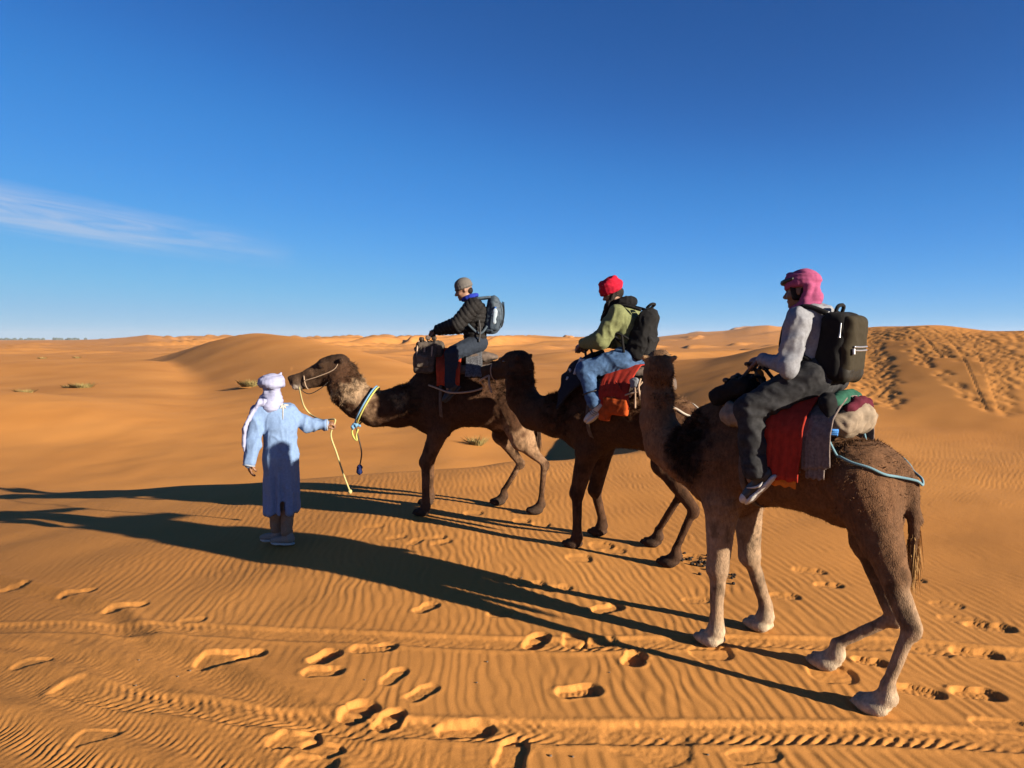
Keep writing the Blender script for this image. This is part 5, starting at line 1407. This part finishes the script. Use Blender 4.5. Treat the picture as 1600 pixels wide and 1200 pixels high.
for pts in ([(15, 9), (16, 8), (18, 7.2), (20, 7)], [(16, 8.2), (15.5, 6), (14.5, 4.4)], [(20, 7.2), (21, 6)], [(8, 7.5), (9, 6.6)], [(6, 6), (6.5, 5)]):
    q_ = patch(0, 0, pts); q_ = [p + (1 if nrmj[10, 8] @ V(0, 1, .5) > 0 else -1) * nrmj[int(a), int(b)] * .012 for p, (a, b) in zip(q_, pts)]
    v, f = tube(q_, .016, 6); T.part('white_print', v, f, WHITE_RUBBER, parent=jk)

# ---- lead camel
S1 = saddle(F1, (.0, 0, 1.95), 'padded saddle under the rider in black quilted jacket',
            [(.42, 0, 1.88), (.34, .16, 1.82), (.16, .25, 1.79), (-.06, .27, 1.77), (-.26, .24, 1.79), (-.38, .13, 1.83), (-.40, 0, 1.85), (-.38, -.13, 1.83), (-.26, -.24, 1.79), (-.06, -.27, 1.77), (.16, -.25, 1.79), (.34, -.16, 1.82)],
            [.065, .062, .058, .055, .060, .072, .076, .072, .060, .055, .058, .062], [[(.44, .10, 1.92), (.47, .06, 2.24)], [(.44, -.10, 1.92), (.47, -.06, 2.24)], [(.47, .15, 2.245), (.47, 0, 2.25), (.47, -.15, 2.245)]], PADD)
blanket(F1, (.20, 0, 2.0), 'orange-red blanket hanging below the rider in quilted jacket',
        [('red_layer', cloth('vermilion_blanket', (.46, .058, .024), scale=16, vary=.2), drape(F1, .43, .10, [(0, 2.04), (.12, 2.03), (.22, 1.95), (.315, 1.86), (.362, 1.78), (.375, 1.60)], folds=.014, seed=17, flare=.03))])
blanket(F1, (-.1, 0, 1.98), 'grey woven blanket behind the leg of the rider in quilted jacket',
        [('woven_layer', cloth('grey_weave', (.12, .125, .14), scale=60, vary=.6), drape(F1, .06, -.14, [(0, 2.0), (.12, 1.99), (.22, 1.91), (.31, 1.83), (.355, 1.75), (.365, 1.70)], folds=.010, seed=19))])
T = Thing('saddle_bag', F1, (.53, .2, 1.75), 'worn grey saddle bag with many straps in front of the lead rider', 'bag')
v, f = garment([RBox((.50, .10, 2.02), (.16, .17, .10), .05, .03), RBox((.56, .24, 1.87), (.13, .07, .13), .04, .03)], .010, .010, 10, 97); T.part('bag_body', v, f, cloth('grey_canvas', (.105, .085, .07), scale=22, vary=.4))
v, f = garment([RBox((.575, .305, 1.89), (.075, .02, .075), .018, .015)], .008, .006, 12, 98); T.part('pocket', v, f, cloth('pocket_canvas', (.15, .12, .095), scale=22, vary=.3))
for k in range(6):
    x = .40 + k * .045
    v, f = tube([(x, .10, 2.13), (x + .01, .20, 2.12), (x + .015, .275, 2.04), (x + .02, .30, 1.95 - .03 * (k % 2))], .010, 6); T.part('strap', v, f, TAN_ROPE if k % 2 else IRON)
for k, (x, y, z) in enumerate(((.60, .16, 2.15), (.52, .18, 2.16), (.44, .2, 2.15), (.66, .2, 2.03))):
    v, f = garment([Ell((x, y, z), (.03, .028, .03), .01)], .007, .008, 22, 30 + k); T.part('tied_bundle', v, f, PADD if k % 2 else IRON)
girth(F1, .34, 'dark girth strap round the belly of the lead camel', 1.40, .33, .35)
girth(F2, .30, 'dark girth strap round the belly of the middle camel', 1.39, .33, .34)

# ---- ropes
def world_thing(name, loc, label, cat, group=None):
    fr = Frame((loc[0], loc[1]), (1, 0)); T = Thing(name, fr, (0, 0, loc[2]), label, cat, group); T.W = lambda p: fr.loc(p); return T
muz1 = CAMEL1.q(.33, .06, -.11); mw = F1.world(muz1)
hw = GF.world(JG['wrR'] + unit(g(519, 661, 7.44) - JG['wrR']) * .10)
T = world_thing('lead_rope', mw, 'cream rope from the lead camel through the guide\'s hand to a loose end', 'rope')
pts = [mw + V(0, -.03, -.01), at_depth(474, 632, 8.3), at_depth(486, 648, 7.9 + GY), at_depth(504, 656, 7.6 + GY), at_depth(522, 655, 7.46 + GY), hw + V(.02, 0, -.005), at_depth(517, 680, 7.45 + GY), at_depth(526, 708, 7.45 + GY), at_depth(537, 742, 7.45 + GY), at_depth(547, 768, 7.45 + GY)]
v, f = tube([T.W(p) for p in pts], .0095, 8); T.part('rope_run', v, f, CREAM_ROPE)
e_ = T.W(pts[-1]); v, f = garment([Ell(e_, (.022, .022, .030), .01)], .007, .004, 30, 1); T.part('end_knot', v, f, CREAM_ROPE)
def loop_round(c, nrm, up, ra, rb, r, n=18):
    nrm = unit(nrm); up = unit(up - nrm * (np.asarray(up) @ nrm)); s = np.cross(nrm, up)
    return tube([c + up * ra * math.cos(a) + s * rb * math.sin(a) for a in np.linspace(0, 2 * math.pi, n + 1)[:-1]], r, 7, closed=True)
# halter on the lead camel
T = Thing('halter', F1, CAMEL1.q(.2, 0, -.1), 'thin rope halter round the muzzle of the lead camel', 'halter')
hd = unit(CAMEL1.q(1, 0, 0) - CAMEL1.q(0, 0, 0)); hu = unit(CAMEL1.q(0, 0, 1) - CAMEL1.q(0, 0, 0))
v, f = loop_round(CAMEL1.q(.275, 0, -.070), hd, hu, .108, .088, .007); T.part('nose_band', v, f, TAN_ROPE)
v, f = tube([CAMEL1.q(.275, .075, -.07), CAMEL1.q(.13, .095, -.05), CAMEL1.q(-.03, .105, -.01), CAMEL1.q(-.09, .09, .06)], .006, 6); T.part('cheek_rope', v, f, TAN_ROPE)
v, f = tube([CAMEL1.q(.34, .03, -.145), CAMEL1.q(.26, .05, -.20), CAMEL1.q(.14, .08, -.17), CAMEL1.q(.05, .095, -.12)], .006, 6); T.part('chin_rope', v, f, IRON)
# neck rope with loose cord and tassel
nc = V(1.32, 0, 1.325); nd = V(.82, 0, .45)
T = Thing('neck_rope', F1, nc, 'blue and yellow rope round the neck of the lead camel with hanging tassel', 'rope')
v, f = loop_round(nc, nd, V(-.4, 0, 1), .272, .262, .011, 22); T.part('blue_strand', v, f, CYAN)
v, f = loop_round(nc + unit(nd) * -.028, nd, V(-.4, 0, 1), .275, .265, .011, 22); T.part('yellow_strand', v, f, YELLOW)
kb = F1.pl(555, 664, .16)
v, f = garment([Ell(kb, (.035, .03, .03), .01), Ell(kb + V(-.04, 0, -.01), (.03, .02, .015), .01), Ell(kb + V(.03, .01, -.03), (.02, .02, .03), .01)], .008, .008, 22, 2); T.part('knot', v, f, CYAN)
k2 = F1.pl(553, 684, .16)
v, f = tube([kb, kb * .5 + k2 * .5 + V(.03, 0, 0), k2, k2 + V(-.035, 0, -.03), k2 + V(-.03, 0, .03), kb + V(-.035, 0, -.05)], .012, 7); T.part('yellow_loop', v, f, YELLOW)
k3 = F1.pl(562, 728, .16)
v, f = tube([kb, kb * .6 + k3 * .4 + V(-.03, 0, 0), kb * .3 + k3 * .7 + V(-.04, 0, 0), k3], .009, 6); T.part('dark_cord', v, f, IRON)
v, f = garment([Ell(k3 + V(0, 0, -.015), (.028, .028, .03), .01), Cone(k3 + V(0, 0, -.02), k3 + V(.004, 0, -.075), .026, .034, .02)], .008, .008, 30, 4); T.part('tassel', v, f, NAVY)
# rope linking the lead saddle to the middle camel's halter
m2 = F2.world(CAMEL2.q(.30, .07, -.10))
T = world_thing('linking_rope', m2, 'tan rope linking the lead saddle to the muzzle of the middle camel', 'rope')
pts = [F1.world(V(.50, .33, 1.60)), F1.world(V(.42, .36, 1.575)), F1.world(V(.23, .45, 1.52)), F1.world(V(.0, .45, 1.53)), F1.world(V(-.16, .42, 1.58)), m2 + V(-.10, -.02, -.06), m2]
v, f = tube([T.W(p) for p in pts], .011, 7); T.part('rope_run', v, f, TAN_ROPE)
v, f = tube([T.W(m2), T.W(m2 + V(.0, -.06, -.10)), T.W(m2 + V(.03, -.06, -.20))], .012, 6); T.part('loose_end', v, f, TAN_ROPE)
T = Thing('halter', F2, CAMEL2.q(.2, 0, -.1), 'tan rope halter round the muzzle of the middle camel', 'halter')
hd = unit(CAMEL2.q(1, 0, 0) - CAMEL2.q(0, 0, 0)); hu = unit(CAMEL2.q(0, 0, 1) - CAMEL2.q(0, 0, 0))
v, f = loop_round(CAMEL2.q(.275, 0, -.065), hd, hu, .098, .080, .007); T.part('nose_band', v, f, TAN_ROPE)

# ------------------------------------------------------------------ backpacks
def tilt_rot(a):
    return np.array([[math.cos(a), 0, math.sin(a)], [0, 1, 0], [-math.sin(a), 0, math.cos(a)]])
OLIVE = cloth('olive_canvas', (.046, .038, .024), scale=50, vary=.12)
STEEL = noise_mat('zip_metal', (.35, .35, .36), (.5, .5, .5), rough=.3, metallic=.8)
# pack 3
R3 = tilt_rot(.10); c0 = V(-.29, 0, 2.105); b3 = lambda x, y, z: c0 + R3.T @ V(x, y, z)
T = Thing('backpack', F3, b3(0, 0, -.23), 'large black and olive backpack on the rider in pink headscarf', 'backpack', 'backpacks worn by the riders')
v, f = garment([RBox(b3(.0, 0, 0), (.090, .150, .212), .06, .02, None, R3, .06)], .010, .006, 7, 101); T.part('main_compartment', v, f, BLACKC)
v, f = garment([RBox(b3(-.075, 0, .015), (.050, .132, .185), .045, .02, None, R3, .07)], .009, .005, 7, 102); pk = T.part('olive_front_panel', v, f, OLIVE)
v, f = garment([RBox(b3(-.066, 0, -.150), (.062, .140, .066), .045, .02, None, R3)], .009, .006, 9, 103); T.part('bottom_panel', v, f, cloth('black_vinyl', (.030, .028, .024), rough=.5))
for dz in (0, .022):
    v, f = tube([b3(-.130, .10, -.01 + dz), b3(-.132, 0, -.012 + dz), b3(-.130, -.10, -.01 + dz)], .006, 6); T.part('zip', v, f, STEEL, parent=pk)
v, f = tube([b3(-.130, .105, .0), b3(-.136, .105, -.035)], .009, 6); T.part('zip_pull', v, f, STEEL, parent=pk)
v, f = tube([b3(-.05, .14, .15), b3(-.055, .148, .09), b3(-.055, .15, .06)], [.004, .004, .008], 6); T.part('zip_pull', v, f, STEEL, parent=pk)
v, f = tube([b3(.03, .05, .20), b3(.02, .045, .245), b3(.015, 0, .258), b3(.02, -.045, .245), b3(.03, -.05, .20)], .012, 7); T.part('carry_handle', v, f, BLACKC)
def straps(T, J, b, mat, w, who):
    for s in (1, -1):
        sh = J['shL'] if s > 0 else J['shR']
        P_ = [b(.06, s * .09, .20), V(sh[0] - .02, s * .125, sh[2] + .085), V(sh[0] + .075, s * .135, sh[2] + .03), V(J['chest'][0] + .145, s * .15, J['chest'][2] - .02), V(J['chest'][0] + .08, s * .185, J['chest'][2] - .12), V(J['chest'][0] - .06, s * .175, J['pelvis'][2] + .10), b(.06, s * .14, -.16)]
        Q_ = []
        for p_ in P_[1:-1]:
            h = who.top.find_nearest(Vector(p_)); Q_.append(np.array(h[0]) + np.array(h[1]) * w * .4)
        v, f = tube([P_[0]] + Q_ + [P_[-1]], w, 8); T.part('shoulder_strap', v, f, mat)
straps(T, J3, b3, BLACKC, .017, RIDER3)
# pack 2
R2_ = tilt_rot(.30); c0b = V(-.135, 0, 2.225); b2_ = lambda x, y, z: c0b + R2_.T @ V(x, y, z)
T = Thing('backpack', F2, b2_(0, 0, -.25), 'plain black backpack on the rider in green sweatshirt', 'backpack', 'backpacks worn by the riders')
v, f = garment([RBox(b2_(0, 0, -.02), (.105, .145, .255), .085, .03, None, R2_, .24)], .010, .012, 8, 111); T.part('main_compartment', v, f, BLACKC)
v, f = garment([RBox(b2_(-.098, 0, -.12), (.04, .115, .105), .035, .02, None, R2_)], .009, .008, 9, 112); T.part('front_pocket', v, f, cloth('soft_black', (.02, .02, .021)))
v, f = tube([b2_(.03, .05, .23), b2_(.0, .045, .275), b2_(-.01, 0, .285), b2_(.0, -.045, .275), b2_(.03, -.05, .23)], .014, 7); T.part('carry_handle', v, f, BLACKC)
straps(T, J2, b2_, BLACKC, .015, RIDER2)
v, f = tube([b2_(.07, .15, -.10), V(.02, .19, 2.19), V(.09, .20, 2.21)], .011, 6); T.part('strap_tail', v, f, BLACKC)
v, f = tube([V(.02, .19, 2.19), V(.0, .205, 2.10), V(-.01, .20, 2.02)], .013, 6); T.part('strap_tail', v, f, BLACKC)
# pack 1
R1_ = tilt_rot(.12); c0c = V(-.275, 0, 2.46); b1_ = lambda x, y, z: c0c + R1_.T @ V(x, y, z)
T = Thing('backpack', F1, b1_(0, 0, -.23), 'blue-grey backpack with water bottle pocket on the lead rider', 'backpack', 'backpacks worn by the riders')
SLATE = cloth('slate_nylon', (.070, .100, .135), rough=.6, scale=30, vary=.3)
v, f = garment([RBox(b1_(.02, 0, -.01), (.075, .140, .235), .07, .03, None, R1_, .16), Ell(b1_(-.045, 0, -.04), (.085, .13, .19), .04, None, R1_)], .010, .010, 9, 121); T.part('main_compartment', v, f, SLATE)
v, f = garment([RBox(b1_(-.02, .135, -.11), (.055, .035, .09), .03, .02, None, R1_)], .008, .006, 10, 122); T.part('side_pocket', v, f, cloth('dark_slate', (.05, .075, .105), rough=.6))
m_, N_, L_, P_b = mat_new('clear_bottle'); P_b.inputs['Base Color'].default_value = (.55, .68, .80, 1); P_b.inputs['Roughness'].default_value = .12; P_b.inputs['Transmission Weight'].default_value = .6
v, f = solid([Cone(b1_(-.02, .15, -.10), b1_(-.015, .150, .03), .032, .032, .01), Cone(b1_(-.015, .15, .03), b1_(-.012, .15, .065), .03, .014, .01)], .007); bt = T.part('water_bottle', v, f, m_)
v, f = tube([b1_(-.012, .15, .062), b1_(-.011, .15, .085)], .015, 10); T.part('bottle_cap', v, f, cloth('blue_cap', (.05, .15, .5)), parent=bt)
for a in (.0, .05):
    v, f = tube([b1_(-.09 - a * .3, .10 - a, .16), b1_(-.125 - a * .1, .10 - a, .0), b1_(-.115, .10 - a, -.15)], .006, 5); T.part('seam', v, f, BLACKC)
straps(T, J1, b1_, SLATE, .016, RIDER1)
v, f = tube([V(-.10, .20, 2.38), V(-.115, .215, 2.25), V(-.10, .215, 2.12)], .012, 6); T.part('strap_tail', v, f, cloth('grey_web', (.08, .08, .085)))

# ------------------------------------------------------------------ small things on the sand
def on_sand(px, py):
    d = ray(px, py); th = math.atan2(d[0], d[1]); j = min(max(np.searchsorted(TERR[1], th), 0), len(TERR[1]) - 1)
    zt = TERR[2][:, j]; zr = CAM_H + d[2] / d[1] * TERR[0]
    i = np.argmax((zt > zr) & (TERR[0] > 1.8)); Y = TERR[0][i]
    return V(d[0] / d[1] * Y, Y, zt[i])
DUNG = noise_mat('dung', (.010, .007, .005), (.030, .02, .012), scale=80, rough=.8)
dv, df = solid([Ell((0, 0, .009), (.019, .014, .013), .01)], .007)
dv = dv + normals(dv, df) * (.0025 * noise3(dv * 90, 3))[:, None]
dme = raw_mesh('camel_dropping', dv, df, DUNG)
rg = np.random.default_rng(5)
for k in range(42):
    c_ = (rg.uniform(), rg.uniform())
    px_ = 1062 + 50 * rg.uniform() + 36 * (rg.uniform() < .35); py_ = 872 + (px_ - 1062) * .22 + rg.normal(0, 7)
    if k > 36: px_, py_ = 1140 + rg.uniform(0, 10), 905 + rg.normal(0, 5)
    p = on_sand(px_, py_); o = new_obj('camel_dropping', dme); o.location = tuple(p - V(0, 0, .002)); s_ = rg.uniform(.75, 1.25); o.scale = (s_, s_, s_); o.rotation_euler = (0, 0, rg.uniform(0, 6))
    tag(o, 'small dark camel dropping lying on the sand beside the middle camel\'s hind feet', 'dropping', 'camel droppings on the sand')
STONE = noise_mat('pebble', (.05, .035, .025), (.14, .10, .07), scale=60, rough=.8)
pv, pf = solid([Ell((0, 0, .003), (.011, .008, .007), .01)], .0045); pme = raw_mesh('pebble', pv, pf, STONE)
for px_, py_, s_ in ((217, 1032, .8), (297, 1050, .9), (278, 1058, .7), (212, 1072, .8), (761, 1036, .8), (570, 1064, .6), (860, 1183, 1), (1106, 1180, .8), (745, 1068, .7), (952, 1052, .6), (895, 1184, .8), (1035, 1156, .7), (815, 905, .8)):
    p = on_sand(px_, py_); o = new_obj('pebble', pme); o.location = tuple(p); o.scale = (s_, s_, s_); tag(o, 'tiny dark pebble lying loose on the foreground sand', 'pebble', 'pebbles on the sand')
GRASS = noise_mat('dry_grass', (.14, .115, .04), (.27, .215, .085), scale=20, rough=.9)
def grass(px, py, w, h, n, label, seed):
    p = on_sand(px, py); rg = np.random.default_rng(seed)
    ang = rg.uniform(0, 6.283, n); r = np.sqrt(rg.uniform(0, 1, n)) * w / 2
    b = np.stack([r * np.cos(ang) * 1.0, r * np.sin(ang) * .7, np.full(n, -.03)], 1)
    lean = np.stack([np.cos(ang) * (.3 + r / w * 1.3) + rg.normal(0, .3, n), np.sin(ang) * .6 + rg.normal(0, .3, n), rg.uniform(.7, 1.2, n)], 1)
    L_ = h * rg.uniform(.5, 1.1, n); sd = np.stack([-np.sin(ang), np.cos(ang), 0 * ang], 1) * (.012 * h / .4)
    t_ = b + lean * L_[:, None]; mid = (b + t_) / 2 + V(0, 0, 1) * (L_ * .08)[:, None]
    v = np.stack([b - sd, b + sd, mid + sd * .6, t_, mid - sd * .6], 1).reshape(-1, 3)
    f = [(5 * i, 5 * i + 1, 5 * i + 2, 5 * i + 3, 5 * i + 4) for i in range(n)]
    fr = Frame((p[0], p[1]), (1, 0), p[2]); T = Thing('grass_tuft', fr, (0, 0, 0), label, 'grass tuft', 'grass tufts on the dunes')
    mound = np.array([(0, 0, .10 * h)] + [(w * .75 * math.cos(a), w * .55 * math.sin(a), -.05) for a in np.linspace(0, 6.283, 15)[:-1]])
    T.part('blades', v, f, GRASS, kind='stuff')
    T.part('sand_mound', mound, [(0, 1 + i, 1 + (i + 1) % 14) for i in range(14)], SAND)
grass(128, 606, 0.9, .30, 420, 'olive grass tuft on the left dune slope', 1)
grass(108, 606, .6, .2, 200, 'low grass tuft just left of the olive one on the dune slope', 2)
grass(393, 604, 1.0, .40, 420, 'dry grass tuft on the dune just left of the guide\'s turban', 3)
grass(40, 613, .7, .2, 200, 'low dry grass tuft near the left edge', 4)
grass(745, 696, .32, .30, 200, 'pale dry grass tuft seen beneath the lead camel\'s belly', 5)
grass(120, 560, .8, .3, 160, 'tiny far grass tuft on the ridge at far left', 6)
grass(66, 561, 1.0, .3, 160, 'tiny far grass tuft nearest the left edge of the ridge', 7)
# far line of palms on the plain
rg = np.random.default_rng(9); vs, fs = [], []; o_ = 0
for k in range(150):
    px_ = rg.uniform(-260, 132) if rg.uniform() < .8 else rg.uniform(-260, 260); Y = rg.uniform(2300, 2900); X = (px_ - 800) / F * Y
    h_ = rg.uniform(5, 10); w_ = rg.uniform(4, 11)
    for a in range(6):
        a0, a1 = a * math.pi / 3, (a + 1) * math.pi / 3
        vs += [(X + w_ * math.cos(a0), Y + w_ * math.sin(a0), -3), (X + w_ * math.cos(a1), Y + w_ * math.sin(a1), -3), (X + w_ * .8 * math.cos(a1), Y + w_ * .8 * math.sin(a1), -1 + h_ * .7), (X + w_ * .8 * math.cos(a0), Y + w_ * .8 * math.sin(a0), -1 + h_ * .7), (X, Y, -1 + h_)]
        fs += [(o_, o_ + 1, o_ + 2, o_ + 3), (o_ + 3, o_ + 2, o_ + 4)]; o_ += 5
tag(new_obj('far_palms', raw_mesh('far_palms', np.array(vs), fs, noise_mat('far_foliage', (.03, .04, .03), (.05, .06, .04), scale=.1))), 'dark line of far palms on the left horizon', 'palms', kind='stuff')

# ------------------------------------------------------------------ dusty air over the whole desert
hz = bpy.data.materials.new('dusty_air'); hz.use_nodes = True
HN, HL = hz.node_tree.nodes, hz.node_tree.links
HN.clear()
vo = HN.new('ShaderNodeVolumePrincipled'); vo.inputs['Color'].default_value = (.72, .80, .92, 1); vo.inputs['Density'].default_value = .00009; vo.inputs['Anisotropy'].default_value = .1
ho = HN.new('ShaderNodeOutputMaterial'); HL.new(vo.outputs[0], ho.inputs['Volume'])
a = 5600.0; zb, zt = -12.0, 60.0
hv = np.array([(-a, -a, zb), (a, -a, zb), (a, a, zb), (-a, a, zb), (-a, -a, zt), (a, -a, zt), (a, a, zt), (-a, a, zt)])
tag(new_obj('haze', raw_mesh('haze', hv, [(0, 3, 2, 1), (4, 5, 6, 7), (0, 1, 5, 4), (1, 2, 6, 5), (2, 3, 7, 6), (3, 0, 4, 7)], hz, smooth=False)), kind='stuff')
